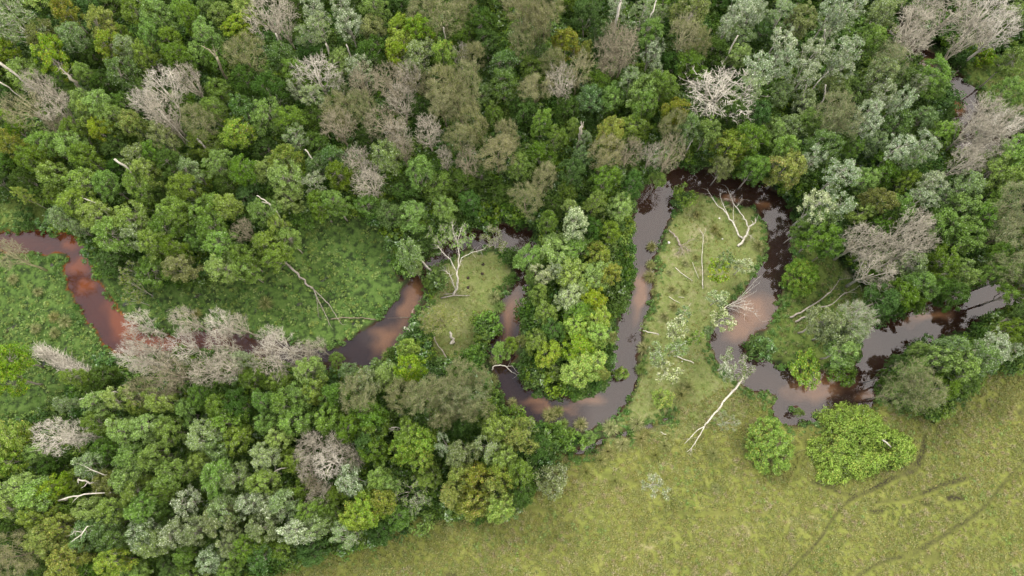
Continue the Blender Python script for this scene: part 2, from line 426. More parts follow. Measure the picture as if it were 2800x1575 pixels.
def ground_mat():
    m, n, o = new_mat('ground')
    geo = n.nodes.new('ShaderNodeNewGeometry'); pos = geo.outputs['Position']
    def at(name):
        a = n.nodes.new('ShaderNodeAttribute'); a.attribute_name = name; return a.outputs['Fac']
    n1 = noise(n, pos, .12, 4); n2 = noise(n, pos, 1.1, 5, .65); n3 = noise(n, pos, 5.0, 4, .7)
    forest = ramp(n, n2, [(.35, (.016,.026,.009)), (.6, (.040,.060,.018)), (.75, (.050,.045,.022))])
    fld = ramp(n, n1, [(.34, (.095,.116,.024)), (.5, (.132,.142,.032)), (.66, (.112,.140,.028))])
    fl2 = ramp(n, n2, [(.30, (.092,.108,.022)), (.5, (.125,.138,.032)), (.70, (.150,.140,.050))])
    fld = mix(n, .55, fld, fl2)
    fl3 = ramp(n, n3, [(.3, .75), (.7, 1.25)])
    fld = mix(n, 1.0, fld, fl3, blend='MULTIPLY')
    isl = ramp(n, n2, [(.3, (.085,.110,.028)), (.5, (.122,.142,.046)), (.7, (.155,.155,.072))])
    isl = mix(n, 1.0, isl, fl3, blend='MULTIPLY')
    mar = ramp(n, n2, [(.38, (.018,.030,.010)), (.55, (.060,.105,.022)), (.75, (.085,.12,.035))])
    gld = ramp(n, n2, [(.35, (.060,.085,.018)), (.6, (.095,.130,.030))])
    c = mix(n, at('field'), forest, fld); c = mix(n, at('island'), c, isl)
    c = mix(n, at('marsh'), c, mar); c = mix(n, at('glade'), c, gld)
    sandc = ramp(n, n3, [(.3, (.27,.20,.15)), (.7, (.40,.31,.25))])
    sf = math_(n, 'MULTIPLY', at('sand'), ramp(n, n2, [(.4, 0.15), (.6, 1.0)]))
    c = mix(n, sf, c, sandc)
    mf = math_(n, 'MULTIPLY', at('mud'), ramp(n, n3, [(.38, .25), (.55, 1.0)]))
    c = mix(n, mf, c, (.022,.018,.013,1))
    wet = at('wet')
    c = mix(n, wet, c, (.030,.026,.016,1))
    bed = ramp(n, n3, [(.3, (.036,.019,.012)), (.7, (.052,.027,.016))])
    barc = ramp(n, n3, [(.3, (.30,.225,.17)), (.7, (.39,.30,.23))])
    barc = mix(n, at('rust'), barc, (.36,.140,.030,1))
    bed = mix(n, at('rust'), bed, (.13,.036,.008,1))
    bed = mix(n, at('bar'), bed, barc)
    c = mix(n, at('bed'), c, bed)
    pb = n.nodes.new('ShaderNodeBsdfPrincipled'); pb.inputs['Roughness'].default_value = .95
    pb.inputs['Specular IOR Level'].default_value = .1
    n.links.new(c, pb.inputs['Base Color'])
    bp = n.nodes.new('ShaderNodeBump'); bp.inputs['Distance'].default_value = .12; bp.inputs['Strength'].default_value = .7
    n.links.new(n3, bp.inputs['Height']); n.links.new(bp.outputs[0], pb.inputs['Normal'])
    n.links.new(pb.outputs[0], o.inputs['Surface'])
    return m

gme = acc.mesh('ground', ground_mat(), smooth=True)
def fattr(me, name, arr):
    a = me.attributes.new(name, 'FLOAT', 'POINT'); a.data.foreach_set('value', arr.astype(np.float32).ravel())
fattr(gme, 'field', zm['field']); fattr(gme, 'island', np.maximum(zm['island'], zm['islet'])); fattr(gme, 'marsh', marsh)
fattr(gme, 'glade', np.maximum(np.maximum(zm['glade'], zm['upmead']), zm['leftcl'])); fattr(gme, 'sand', sand); fattr(gme, 'mud', mud)
fattr(gme, 'bar', bar); fattr(gme, 'rust', np.clip((800-PX)/250, 0, 1)); fattr(gme, 'bed', (WD < -0.05).astype(np.float32)); fattr(gme, 'wet', np.clip(1-np.abs(WD)/.45, 0, 1)*.8)
tag(obj('ground', gme), kind='structure')

def hgt(x, y):
    i = np.clip(np.searchsorted(gx, x), 1, nx-1); j = np.clip(np.searchsorted(gy, y), 1, ny-1)
    return H[j, i]
def wdat(x, y):
    i = np.clip(np.searchsorted(gx, x), 1, nx-1); j = np.clip(np.searchsorted(gy, y), 1, ny-1)
    return WD[j, i]

# ------------------------------------------------------------------ water sheet
def water_mat():
    m, n, o = new_mat('water')
    geo = n.nodes.new('ShaderNodeNewGeometry'); pos = geo.outputs['Position']
    fr = n.nodes.new('ShaderNodeFresnel'); fr.inputs['IOR'].default_value = 1.56
    gl = n.nodes.new('ShaderNodeBsdfGlossy'); gl.inputs['Roughness'].default_value = .03
    tp = n.nodes.new('ShaderNodeBsdfTransparent'); tp.inputs['Color'].default_value = (.85, .68, .50, 1)
    silt = n.nodes.new('ShaderNodeBsdfDiffuse'); silt.inputs['Color'].default_value = (.16, .145, .14, 1)
    tr = n.nodes.new('ShaderNodeMixShader'); tr.inputs[0].default_value = .05
    n.links.new(tp.outputs[0], tr.inputs[1]); n.links.new(silt.outputs[0], tr.inputs[2])
    ms = n.nodes.new('ShaderNodeMixShader')
    n.links.new(fr.outputs[0], ms.inputs[0]); n.links.new(tr.outputs[0], ms.inputs[1]); n.links.new(gl.outputs[0], ms.inputs[2])
    n.links.new(ms.outputs[0], o.inputs['Surface'])
    return m
acc = Acc(); acc.add([(-125,-30,0),(125,-30,0),(125,95,0),(-125,95,0)], [[0,1,2,3]])
tag(obj('creek_water', acc.mesh('creek_water', water_mat())), kind='structure')

# ------------------------------------------------------------------ tree prototypes
def bez(a, b, c, n=6):
    t = np.linspace(0, 1, n)[:, None]
    return (1-t)**2*a + 2*t*(1-t)*b + t*t*c

def make_tree(seed, style, Hh, R, Nc, rc, nleaf, L, W, zc=.68, hz=.26, nl=6, rt=.16, flat=.62, upb=.55, spread_low=.25, twig=0, open_=False):
    """returns meshes: trunk, branches, crown. crown = leaves, or twigs for dead trees"""
    r = np.random.default_rng(seed)
    zc *= Hh; hz *= Hh
    # clump centres in the upper part of an uneven ellipsoid
    lob = r.uniform(.72, 1.12, 7); C = []
    tries = 0
    while len(C) < Nc and tries < 6000:
        tries += 1
        a = r.uniform(0, 2*math.pi); q = math.sqrt(r.uniform(0, 1))
        rr = R*q*np.interp((a/(2*math.pi)*7) % 7, np.arange(8), np.append(lob, lob[0]))
        top = hz*math.sqrt(max(0, 1-q*q*.92))
        z = zc + (top if r.random() > spread_low else r.uniform(-.5, .6)*top) + r.normal()*(.35 if style != 'vine' else .5)
        c = np.array([rr*math.cos(a), rr*math.sin(a), z])
        if all(np.linalg.norm((c-d)*[1, 1, .8]) > rc*(.85 if tries < 3000 else .6) for d in C): C.append(c)
    C = np.array(C)
    lean = r.normal(size=2)*R*.10
    tp = np.array([[0, 0, -.35], [lean[0]*.1, lean[1]*.1, Hh*.15], [lean[0]*.4, lean[1]*.4, Hh*.35], [lean[0]*.8, lean[1]*.8, Hh*.5], [lean[0], lean[1], zc+hz*.35]])
    tp[1:-1, :2] += r.normal(size=(3, 2))*.10
    tr = Acc(); tube(tr, tp, [rt*1.35, rt, rt*.86, rt*.7, rt*.35], 7)
    br = Acc(); order = r.permutation(len(C)); limbs = []
    for k in order[:nl]:
        t = r.uniform(.35, .85); base = np.array([np.interp(t, [0, .25, .5, .75, 1], tp[:, i]) for i in range(3)])
        mid = (base+C[k])/2 + np.array([0, 0, -.08*Hh*r.uniform(.3, 1)]) + r.normal(size=3)*.15
        pts = bez(base, mid, C[k], 6); pts[1:-1] += r.normal(size=(4, 3))*.09
        r0 = rt*.5*(1.1-t*.5); tube(br, pts, np.linspace(r0, r0*.28, 6), 5, False); limbs.append((pts, r0))
    ends = []
    for k in order[nl:]:
        best = min(((np.linalg.norm(pt[j]-C[k]), i, j) for i, (pt, _) in enumerate(limbs) for j in (2, 3, 4)))
        pt, r0 = limbs[best[1]]; b0 = pt[best[2]]
        pts = bez(b0, (b0+C[k])/2+r.normal(size=3)*.2+[0, 0, -.15], C[k], 5)
        tube(br, pts, np.linspace(r0*.45, r0*.16, 5), 4, False)
    cr_ = Acc()
    Cs = np.repeat(C, nleaf, 0); n = len(Cs)
    if style in ('broad', 'silver', 'feather', 'bush', 'vine'):
        d = nrm(r.normal(size=(n, 3)) + [0, 0, .35])
        if style == 'feather': rad = r.uniform(.15, 1.15, (n, 1))
        elif style == 'vine': rad = r.uniform(.5, 1.1, (n, 1))
        else: rad = .45 + .75*r.random((n, 1))**1.3
        sc = np.repeat(r.uniform(.6, 1.45, len(C)), nleaf)[:, None]
        pos = Cs + d*rad*rc*sc*np.array([1, 1, flat])
        N = d*.55 + np.array([0, 0, upb]) + r.normal(size=(n, 3))*(.5 if style != 'feather' else .8)
        leaves(cr_, pos, N, L, W, r)
    if style == 'dead' or twig:
        m = nleaf if style == 'dead' else twig
        Cs = np.repeat(C, m, 0); n = len(Cs)
        A = Cs + r.normal(size=(n, 3))*rc*.30
        outw = nrm(C - np.array([lean[0], lean[1], zc - hz*.9])); outw = np.repeat(outw, m, 0)
        D = nrm(outw*.75 + r.normal(size=(n, 3))*.62 + [0, 0, .12])
        Ls = rc*r.uniform(.55, 1.35, n)
        tw = cr_ if style == 'dead' else br
        spikes(tw, A, D, Ls, W if style == 'dead' else .022, r)
        if style == 'dead':
            for rep in range(3):
                t = r.uniform(.3, .95, (n, 1)); A2 = A + D*Ls[:, None]*t
                D2 = nrm(D + r.normal(size=(n, 3))*.75)
                spikes(tw, A2, D2, Ls*r.uniform(.25, .6, n), W*.6, r, .4)
    return tr, br, cr_

PROTO = {}
def proto(key, count, style, trunk_m, branch_m, crown_m, **k):
    PROTO[key] = []
    for i in range(count):
        kk = dict(k); tr, br, cr_ = make_tree(hash(key) % 1000 if False else sum(map(ord, key))*31+i*7, style, **kk)
        PROTO[key].append((tr.mesh('trunk', trunk_m, True), br.mesh('branches', branch_m, True), cr_.mesh('crown', crown_m), k['Hh'], k['R']))

proto('b', 6, 'broad', BM['grey'], BM['grey'], LM['mid'], Hh=10, R=2.9, Nc=66, rc=.50, nleaf=150, L=.205, W=.62, zc=.62, hz=.34, spread_low=.45, upb=.45, flat=.7)
proto('s', 5, 'silver', BM['pale'], BM['pale'], LM['silver'], Hh=12, R=3.0, Nc=42, rc=.52, nleaf=95, L=.23, W=.48, rt=.17, nl=9, twig=8, spread_low=.5, hz=.28, zc=.66)
proto('d', 6, 'dead', BM['deadpale'], BM['deadpale'], BM['deadgrey'], Hh=12, R=3.4, Nc=48, rc=.88, nleaf=10, L=1, W=.030, rt=.26, nl=14, hz=.24, zc=.70, spread_low=.4)
proto('o', 5, 'feather', BM['brown'], BM['deadolive'], LM['olive'], Hh=12, R=3.4, Nc=62, rc=.66, nleaf=105, L=.21, W=.24, upb=.2, twig=22, nl=9, hz=.28, spread_low=.4)
proto('p', 3, 'silver', BM['pale'], BM['pale'], LM['light'], Hh=7, R=2.6, Nc=20, rc=.5, nleaf=46, L=.24, W=.5, rt=.12, nl=9, twig=16, spread_low=.5)
proto('u', 4, 'bush', BM['brown'], BM['brown'], LM['mid'], Hh=2.6, R=2.0, Nc=44, rc=.4, nleaf=75, L=.22, W=.5, zc=.45, hz=.5, rt=.07, nl=7)
proto('w', 2, 'bush', BM['brown'], BM['brown'], LM['light'], Hh=4.0, R=4.0, Nc=170, rc=.42, nleaf=120, L=.27, W=.32, zc=.35, hz=.62, rt=.14, nl=12, upb=.2)

proto('i', 4, 'silver', BM['pale'], BM['pale'], LM['bright'], Hh=6, R=2.0, Nc=24, rc=.40, nleaf=52, L=.27, W=.6, rt=.10, nl=8, twig=6, spread_low=.45, hz=.25)

KN = {'i': ('island_tree', 'tree', 'small open tree'), 'b': ('broadleaf_tree', 'tree', 'leafy tree'), 's': ('pale_leaved_tree', 'tree', 'open-crowned tree with pale branches'), 'd': ('dead_tree', 'dead tree', 'bare twiggy dead tree'),
      'o': ('feathery_tree', 'tree', 'fine-leaved feathery tree'), 'p': ('sparse_tree', 'tree', 'small sparse tree'), 'u': ('shrub', 'shrub', 'low rounded shrub'),
      'v': ('vine_thicket', 'thicket', 'vine thicket'), 'w': ('round_bush', 'bush', 'round bush'), 'y': ('young_tree', 'tree', 'lower young tree')}
TONEW = dict(mid='mid-green', light='light green', pale='pale green', silver='silvery', blue='blue-green', dark='dark green', lime='lime green', yellow='yellowish',
             olive='olive', tan='tan-olive', bright='bright whitish-green', grey='grey-green', vine='bright green', deadgrey='grey', deadpale='whitish grey', deadbrown='brown', deadolive='olive-brown')
HGT = {'i': 5.5, 'b': 10, 's': 12.5, 'd': 12, 'o': 12, 'p': 6.5, 'u': 2.4, 'v': 4.2, 'w': 4.0, 'y': 7}

VIS = []                       # open water that must stay in view: crowns beside it keep clear of it
def _vis(name, i0, i1):
    L_ = CREEKS[name][i0:i1]
    for p, q in zip(L_[:-1], L_[1:]):
        for u in (0, .25, .5, .75): VIS.append(tuple(p[k]+(q[k]-p[k])*u for k in range(3)))
_m = CREEKS['main']; _ix = lambda x, y: min(range(len(_m)), key=lambda i: abs(_m[i][0]-x)+abs(_m[i][1]-y))
_vis('main', 1, _ix(360, 932)+1); _vis('main', _ix(965, 972), _ix(1142, 757)+1); _vis('main', _ix(1428, 780), _ix(1795, 550)+1)
_vis('main', _ix(2005, 520), _ix(2690, 815)+1); _vis('inlet', 0, 4); _vis('upper', 2, 6)
VISA = np.array(VIS)

PLACED = []
def set_mat(o, m):
    o.material_slots[0].link = 'OBJECT'; o.material_slots[0].material = m

def plant(px, py, r, kind, tone, label=None, hh=None, seed=None, gname=None):
    pk = 'b' if kind == 'y' else kind
    vs = PROTO[pk]; i = (int(px*7+py*13) if seed is None else seed) % len(vs)
    tm, bm_, cm, Hp, Rp = vs[i]
    z = hh or HGT[kind]
    if kind not in 'dp' and label is None:
        dd = float(np.min(np.hypot(VISA[:, 0]-px, VISA[:, 1]-py) - VISA[:, 2]))
        if 0 < dd < r: r = max(dd*1.02, r*.55)
    x, y, t = g(px, py, z*.78)
    rm = r*float(t)/F*(1.0 if kind in 'iupvw' else 1.08)
    rr = random.Random(px*131+py*17)
    if hh is None and kind in 'bsdo': z = min(z, 4.5+rm*2.6) * rr.uniform(.92, 1.1); x, y, t = g(px, py, z*.78)
    root = empty(KN[kind][0], (float(x), float(y), max(float(hgt(x, y)), -.1)), 0 if kind == 'v' else rr.uniform(0, 6.28))
    s = rm/Rp/1.16; sz = z/Hp; ax_ = 1.0 if kind == 'v' else rr.uniform(.84, 1.2)
    leafy = tone in LM
    for nm, me in (('trunk', tm), ('branches', bm_), ('crown' if leafy else 'twigs', cm)):
        o = obj(nm, me, root); o.scale = (s*(1.34 if kind == 'v' else ax_), s*(.98 if kind == 'v' else 1/ax_), sz)
        if nm == 'crown': set_mat(o, LM[tone])
        elif not leafy: set_mat(o, BM[tone])
        elif nm == 'branches' and tone in ('silver', 'pale', 'bright'): set_mat(o, BM['pale'])
    PLACED.append(dict(o=root, px=px, py=py, r=r, kind=kind, tone=tone, label=label))
    root['category'] = KN[kind][1]
    if gname: root['group'] = gname
    return root

T = """
40 60 80 s grey;180 30 35 b yellow;285 65 45 b yellow;300 125 38 b lime;140 155 55 b lime;120 100 45 b olive;203 100 38 b pale;345 95 20 b lime;350 135 36 b pale;335 195 42 b blue
380 30 52 b mid;435 45 52 b mid;505 30 42 b light;415 98 38 b mid;470 120 42 b mid;565 90 35 b light;525 58 34 b mid;490 155 40 b mid;400 155 36 b light
452 238 50 d deadpale;518 222 44 d deadgrey;398 283 40 d deadpale;446 308 52 d deadgrey;467 355 32 d deadgrey;116 238 40 d deadgrey;72 300 52 d deadolive;155 297 46 d deadgrey;163 348 32 d deadbrown
232 203 30 b light;235 290 46 b mid;275 286 40 b light;308 322 42 b mid;246 308 40 b light;279 355 34 b lime;203 359 32 b mid;127 399 38 b light;196 402 46 b light;232 428 42 b mid;36 391 38 b yellow;18 337 38 b lime;362 337 38 b yellow
551 326 50 o grey;648 362 52 b lime;580 304 38 b mid;670 145 58 o olive;670 217 42 b dark;663 297 40 b blue;380 435 44 b pale;398 471 40 b light;120 431 40 b mid;90 435 40 b mid;525 467 34 b pale;598 453 44 b mid;663 467 44 b mid;446 380 42 b olive;428 427 40 b mid;471 449 40 b dark
152 478 48 b light;225 500 48 b light;297 507 42 b mid;380 507 42 b mid;507 511 42 b mid
736 43 64 d deadgrey;772 69 38 d deadgrey;856 29 44 s silver;874 72 40 s pale;845 98 36 s pale;932 25 42 s silver;954 72 44 s silver;1019 83 40 b olive;1015 145 50 b dark;1026 25 42 b mid
1098 80 42 b lime;1095 116 42 b lime;1146 87 42 b lime;1146 152 52 b pale;1214 152 40 b lime;1098 155 40 b lime;1214 40 68 o olive;1153 33 46 o olive;1269 22 42 o olive;1258 152 28 d deadpale;1294 156 40 o olive;1316 65 42 b dark;1330 120 40 b dark;1381 181 46 b blue;1377 235 42 b blue
867 206 52 d deadpale;986 188 40 s silver;809 246 28 s silver;925 239 28 s grey;856 268 42 s pale;990 232 46 d deadbrown;1066 232 52 d deadbrown;1117 217 42 d deadgrey;1095 279 44 d deadgrey;1153 232 32 d deadolive
935 308 56 o tan;925 344 48 d deadbrown;990 290 44 o olive;1055 337 50 d deadbrown;1091 370 48 d deadgrey;1171 362 46 d deadgrey;1098 409 38 d deadbrown
1225 235 62 o olive;1276 225 54 o olive;1261 290 62 o olive;1294 337 56 o olive;1207 283 48 o tan;1265 384 44 o olive;1363 420 56 o tan;1388 370 42 o tan;979 438 38 d deadgrey;1011 471 30 d deadpale;1015 504 46 d deadgrey
809 373 40 s pale;783 435 44 b yellow;783 482 52 b light;863 504 38 s silver;1055 427 50 b pale;917 435 40 b blue;925 478 38 b mid;1146 471 42 b mid;1280 442 38 d deadbrown;1218 435 30 d deadgrey;772 156 38 b blue;736 246 46 b dark;809 203 40 b mid;729 308 46 b mid;790 326 42 b mid
1429 36 62 o tan;1490 36 52 o tan;1465 72 48 o tan;1422 120 42 o olive;1545 120 42 b yellow;1603 138 22 b yellow;1512 174 40 o olive;1581 196 44 d deadolive;1534 225 46 d deadgrey;1465 246 46 o tan;1639 87 28 b blue;1603 33 42 b dark;1690 25 36 s silver;1762 29 42 s pale;1802 43 28 s pale
1686 109 48 d deadbrown;1708 138 48 d deadbrown;1654 145 38 d deadbrown;1675 181 40 d deadbrown;1780 94 38 b light;1795 127 26 s silver;1780 145 34 s silver;1791 192 30 s silver;1726 217 38 s pale;1762 254 56 b mid;1817 232 40 b mid;1762 283 44 b mid;1889 36 58 b olive;1871 94 46 d deadolive;1907 120 40 o olive
2023 29 42 s silver;2052 40 40 s silver;1987 72 32 s silver;2070 22 36 s silver;1958 254 92 d deadpale;2077 188 52 s silver;2059 232 44 s pale;1846 304 44 b yellow;1835 340 40 o olive;1672 366 46 b yellow;1889 351 38 b pale;1936 362 40 b mid
1654 424 52 o tan;1719 417 40 d deadbrown;1780 427 32 d deadgrey;1835 417 46 d deadbrown;1567 348 22 b light;1599 380 24 s pale;1483 333 32 b light;1520 377 34 b mid;2070 315 42 b dark;2009 315 40 b dark;1998 399 52 b yellow;2052 380 52 b mid;1980 453 52 b olive;2070 453 52 b mid;1487 489 46 o tan;1726 507 44 b dark;1799 489 40 b mid;1654 489 46 b mid;1563 471 40 b dark
2136 36 42 s pale;2190 54 46 b olive;2270 43 42 s silver;2317 22 52 s silver;2274 72 40 s silver;2147 127 48 s silver;2227 145 44 s silver;2317 145 52 s silver;2292 178 42 s silver;2209 196 42 s silver;2136 174 42 s silver;2408 36 42 b pale;2383 109 40 b light;2426 170 52 o grey;2408 199 42 b pale
2499 72 62 d deadgrey;2491 120 48 d deadgrey;2517 25 44 d deadgrey;2607 36 62 d deadgrey;2698 36 62 d deadpale;2734 83 52 d deadpale;2662 91 48 d deadgrey;2549 203 46 b light;2567 246 36 b light;2582 308 44 u dark
2415 268 42 s silver;2372 308 40 s silver;2462 275 42 s silver;2368 344 42 s silver;2517 232 38 s silver;2281 304 52 o grey;2303 333 48 o grey;2462 402 46 s silver;2535 402 42 s silver;2491 435 38 s pale;2227 435 38 s silver;2299 471 52 s silver;2154 453 56 b yellow;2147 409 42 b light;2245 399 48 b blue
2655 358 46 d deadgrey;2698 315 52 d deadgrey;2734 344 52 d deadpale;2770 326 40 d deadgrey;2698 391 48 d deadgrey;2680 427 40 d deadgrey;2633 446 46 d deadgrey;2770 163 36 b light;2734 145 46 u dark;2687 152 42 u lime;2770 246 38 b light;2625 170 34 u dark;2752 417 52 b light;2716 471 52 b mid;2781 471 46 b light;2546 500 38 s silver;2643 507 42 b pale
65 536 20 b lime;217 561 52 b light;174 597 44 b pale;217 626 40 b pale;261 590 46 b light;308 645 52 b light;362 597 52 b light;380 645 46 b pale;453 626 52 b mid;417 670 44 b light;471 579 46 b light;561 579 52 b mid;616 568 46 b light;580 619 44 b mid;609 670 52 b light;609 728 46 b light;670 735 42 b light;670 634 34 d deadbrown;489 728 44 b olive;471 677 40 b mid;663 699 38 b mid
72 596 50 u dark;22 695 46 d deadolive;355 735 24 p lime;348 771 28 p lime;370 786 28 p lime;362 815 24 p lime
380 887 38 d deadpale;391 945 52 d deadgrey;370 981 46 d deadpale;417 989 50 d deadgrey;507 876 44 d deadgrey;500 945 44 d deadpale;598 887 46 d deadpale;609 942 50 d deadgrey;648 891 36 d deadgrey;616 1007 50 d deadgrey;471 1021 50 d deadbrown;558 1018 46 d deadgrey;663 985 28 b silver
22 985 52 b lime;10 1032 46 b lime;203 1032 30 b light;762 619 36 b light;787 652 34 b light;736 670 46 b light;754 695 40 b light;722 579 42 b mid;827 597 36 u mid;874 561 44 b mid;917 554 42 b mid;1117 695 44 b pale;1131 728 34 b pale;1171 771 30 u light
1200 645 44 p mid;1250 640 56 p light;1352 652 46 p olive;1207 873 56 o yellow;1316 924 50 u mid;1300 970 34 u mid;1117 953 46 b lime;1124 1007 46 b lime;1262 1025 50 o olive;1316 1040 42 o olive;1370 960 30 b light;1395 945 26 b mid
736 916 32 d deadpale;772 949 48 d deadpale;736 985 48 d deadgrey;827 967 42 d deadgrey;863 949 32 d deadgrey;917 982 40 b light;954 1014 50 b pale;845 1014 44 b light;990 1032 46 b light
1570 612 42 b bright;1559 572 28 b light;1498 608 32 b mid;1625 554 34 b mid;1443 547 48 o olive;1527 681 56 b light;1581 677 50 b light;1635 699 42 b yellow;1447 699 40 b light;1450 760 40 b mid;1483 750 44 s bright;1523 739 26 s silver;1563 750 52 b light;1625 760 52 b mid;1668 750 36 b yellow;1472 800 46 b light;1556 815 48 b pale;1617 815 46 b lime
1490 851 40 b mid;1588 862 50 b mid;1632 869 46 b lime;1570 891 46 b lime;1635 916 46 b lime;1672 925 32 o yellow;1509 898 42 b dark;1422 934 34 b olive;1465 934 36 b mid;1501 963 40 b lime;1581 953 50 b lime;1617 996 50 b lime;1574 1021 46 b lime;1646 1021 38 b yellow
1509 1010 44 u light;1460 1010 30 u mid;1846 905 42 i bright;1867 860 28 i pale;1759 891 13 p lime;1849 953 36 i pale;1795 971 34 i pale;1828 1021 44 i bright;1960 742 42 i lime;1985 712 32 i pale;2028 731 32 i bright;1962 818 32 i bright;1969 872 42 i bright;1935 905 30 i pale;1900 925 28 i light;2012 1003 58 p grey;1990 1000 46 p silver
2194 753 60 w lime;2234 561 52 s bright;2288 561 46 s silver;2245 597 52 b blue;2190 626 42 b mid;2245 645 46 b mid;2274 677 32 b mid;2408 554 44 b olive;2462 568 40 b mid;2517 547 42 s silver;2354 663 52 d deadgrey;2397 677 50 d deadgrey;2491 619 52 d deadgrey;2517 645 46 d deadgrey;2473 692 46 d deadgrey;2390 742 52 d deadgrey;2491 724 40 b pale
2582 616 52 b mid;2643 572 52 b mid;2680 597 46 b mid;2643 645 52 b mid;2770 561 62 o grey;2763 634 62 o grey;2770 728 58 o grey;2734 688 32 b light;2625 742 46 b mid;2582 717 46 b mid;2709 750 30 b light;2607 808 44 b dark;2571 786 44 b mid;2462 808 52 b mid;2408 822 50 b dark;2517 779 46 b mid;2499 833 44 b mid;2444 847 44 b dark
2336 869 62 o pale;2281 905 52 b grey;2325 916 50 b pale;2245 880 42 b grey;2303 960 50 b light;2209 1007 50 u lime;2310 1018 46 u mid;2517 953 48 b light;2571 978 46 b light;2607 953 50 b pale;2625 996 44 b light;2716 942 46 s silver;2752 960 36 s silver;2680 978 46 b pale;2720 893 30 u mid;2770 905 38 b mid;2795 795 50 b mid;2800 862 42 b dark;2785 745 40 b light;2462 996 50 b dark;2499 1032 60 o mid;2426 1032 46 b dark;2517 1072 62 o grey;2455 1075 46 o mid
152 1195 58 d deadpale;217 1191 40 d deadpale;181 1104 28 b pale;272 1104 42 b light;326 1086 40 b light;435 1097 44 b light;380 1064 42 d deadolive;377 1115 24 b lime;453 1064 36 d deadbrown;340 1173 50 b light;409 1170 50 b light;464 1177 42 b mid;272 1155 40 b mid;561 1195 50 b pale;616 1159 56 b light;652 1202 46 b light;598 1220 42 b pale;551 1264 34 b light;598 1115 38 b mid;652 1104 42 b dark
22 1206 48 b lime;14 1260 52 b lime;58 1209 30 b lime;54 1333 56 b light;101 1365 60 b light;152 1333 44 b lime;109 1412 44 b light;36 1376 46 b light;246 1267 44 b pale;362 1260 52 b mid;428 1246 46 b mid;471 1296 50 b mid;301 1322 46 b olive;355 1304 46 b light;380 1347 44 b light;442 1340 46 b mid
518 1376 46 s silver;598 1304 52 b light;645 1304 40 b pale;616 1394 50 b pale;681 1376 44 s silver;598 1423 50 b grey;254 1394 42 b light;308 1394 46 b light;398 1387 46 b light;246 1459 50 b blue;297 1434 44 b blue;315 1477 42 b blue;398 1459 50 b silver;417 1485 46 b pale;489 1459 46 b silver;536 1449 46 b grey;156 1441 46 b yellow;127 1467 44 b yellow;181 1532 50 b yellow;163 1503 44 b yellow;308 1539 44 b lime;33 1517 62 o tan;580 1532 42 b silver;634 1485 46 b grey;670 1503 44 b mid;507 1517 32 b light
722 1097 38 b mid;783 1097 46 b mid;823 1072 40 b mid;863 1064 42 b light;859 1093 20 b lime;917 1083 44 b mid;983 1083 58 o grey;1000 1045 44 b grey;896 1144 46 b light;809 1151 50 b light;762 1195 40 b light;729 1155 38 b mid;1008 1137 50 b mid;1019 1170 50 b mid;961 1170 44 b mid;1008 1202 46 b dark;1022 1228 44 b mid
845 1202 32 d deadgrey;852 1224 44 d deadgrey;925 1220 46 d deadgrey;899 1264 50 d deadpale;845 1282 38 d deadgrey;968 1253 36 d deadgrey;874 1358 38 d deadgrey;863 1322 28 d deadbrown;1106 1086 50 o olive;1157 1079 60 o olive;1225 1083 60 o grey;1280 1090 52 o grey;1301 1122 44 o olive;1207 1133 48 o olive;1117 1184 44 b light;1102 1231 42 b lime;1149 1206 46 b lime;1153 1253 40 b lime
1218 1220 36 s silver;1262 1242 48 b grey;1338 1220 46 s pale;1359 1170 46 b light;1378 1253 44 b light;1422 1159 40 b yellow;1447 1170 32 p light;1422 1202 46 b yellow;1262 1304 44 b yellow;1243 1351 46 b yellow;1298 1311 48 b yellow;1294 1376 52 b yellow;1352 1340 50 b yellow;1370 1304 46 b yellow;1370 1387 46 b lime;1422 1296 44 b mid;1422 1347 42 b dark;1509 1311 52 u grey
961 1315 50 s silver;1037 1304 40 b light;1055 1322 36 b light;1004 1387 46 b lime;983 1412 50 b lime;1044 1376 46 b yellow;1117 1347 52 p light;1146 1376 44 p pale;936 1456 46 s pale;961 1474 38 p pale;722 1253 44 b pale;722 1318 46 b light;711 1369 42 s silver;780 1376 46 b pale;747 1394 46 b silver;845 1394 44 b mid;809 1448 54 b silver;863 1441 46 b pale;718 1441 44 b grey;711 1485 36 b mid;711 1528 40 b blue
1987 1155 34 p grey;1791 1329 46 p silver;2103 1220 84 w lime;1700 1020 24 u lime;1810 1090 34 u lime;1560 1180 32 u light;1612 1195 26 u light;1490 1170 30 u mid;2185 1128 16 u mid
"""
SPECIAL = {
 (1958,254): 'wide bare whitish dead tree standing above the top of the creek loops',
 (2103,1220): 'round glossy-leaved bush on the meadow, left of the bright vine thicket',
 (2194,753): 'round yellow-green bush on the right bank of the creek loop',
 (1791,1329): 'thin pale nearly leafless tree standing alone on the open meadow',
 (648,362): 'lime green tree with yellow-tipped leaves in the upper left forest',
 (1207,873): 'yellow feathery tree with a white trunk on the small grassy islet',
 (1250,640): 'bare-limbed branching tree at the creek above the small grassy islet',
 (1098,80): 'bright lime tree near the top edge, tallest and brightest of its neighbours',
 (736,43): 'large grey dead tree at the top edge left of the silvery trees',
 (1987,1155): 'sparse grey-green sapling beside the white fallen forked tree on the meadow',
 (40,60): 'grey-green tree with curling pale branches in the top left corner',
 (1759,891): 'tiny lime sapling at the waterline left of a leaning white pole',
}
for line in T.strip().split('\n'):
    for e in line.split(';'):
        a, b, r, k, t = e.split()
        hh = None
        px, py = int(a), int(b)
        if 1400 < px < 1700 and 640 < py < 1050 and k in 'bs': hh = 6.5
        if px > 1700 and py > 700 and px < 2080 and k in 'bs': hh = 6.0
        if (px, py) == (1207, 873): hh = 6
        plant(px, py, int(r), k, t, SPECIAL.get((px, py)), hh)

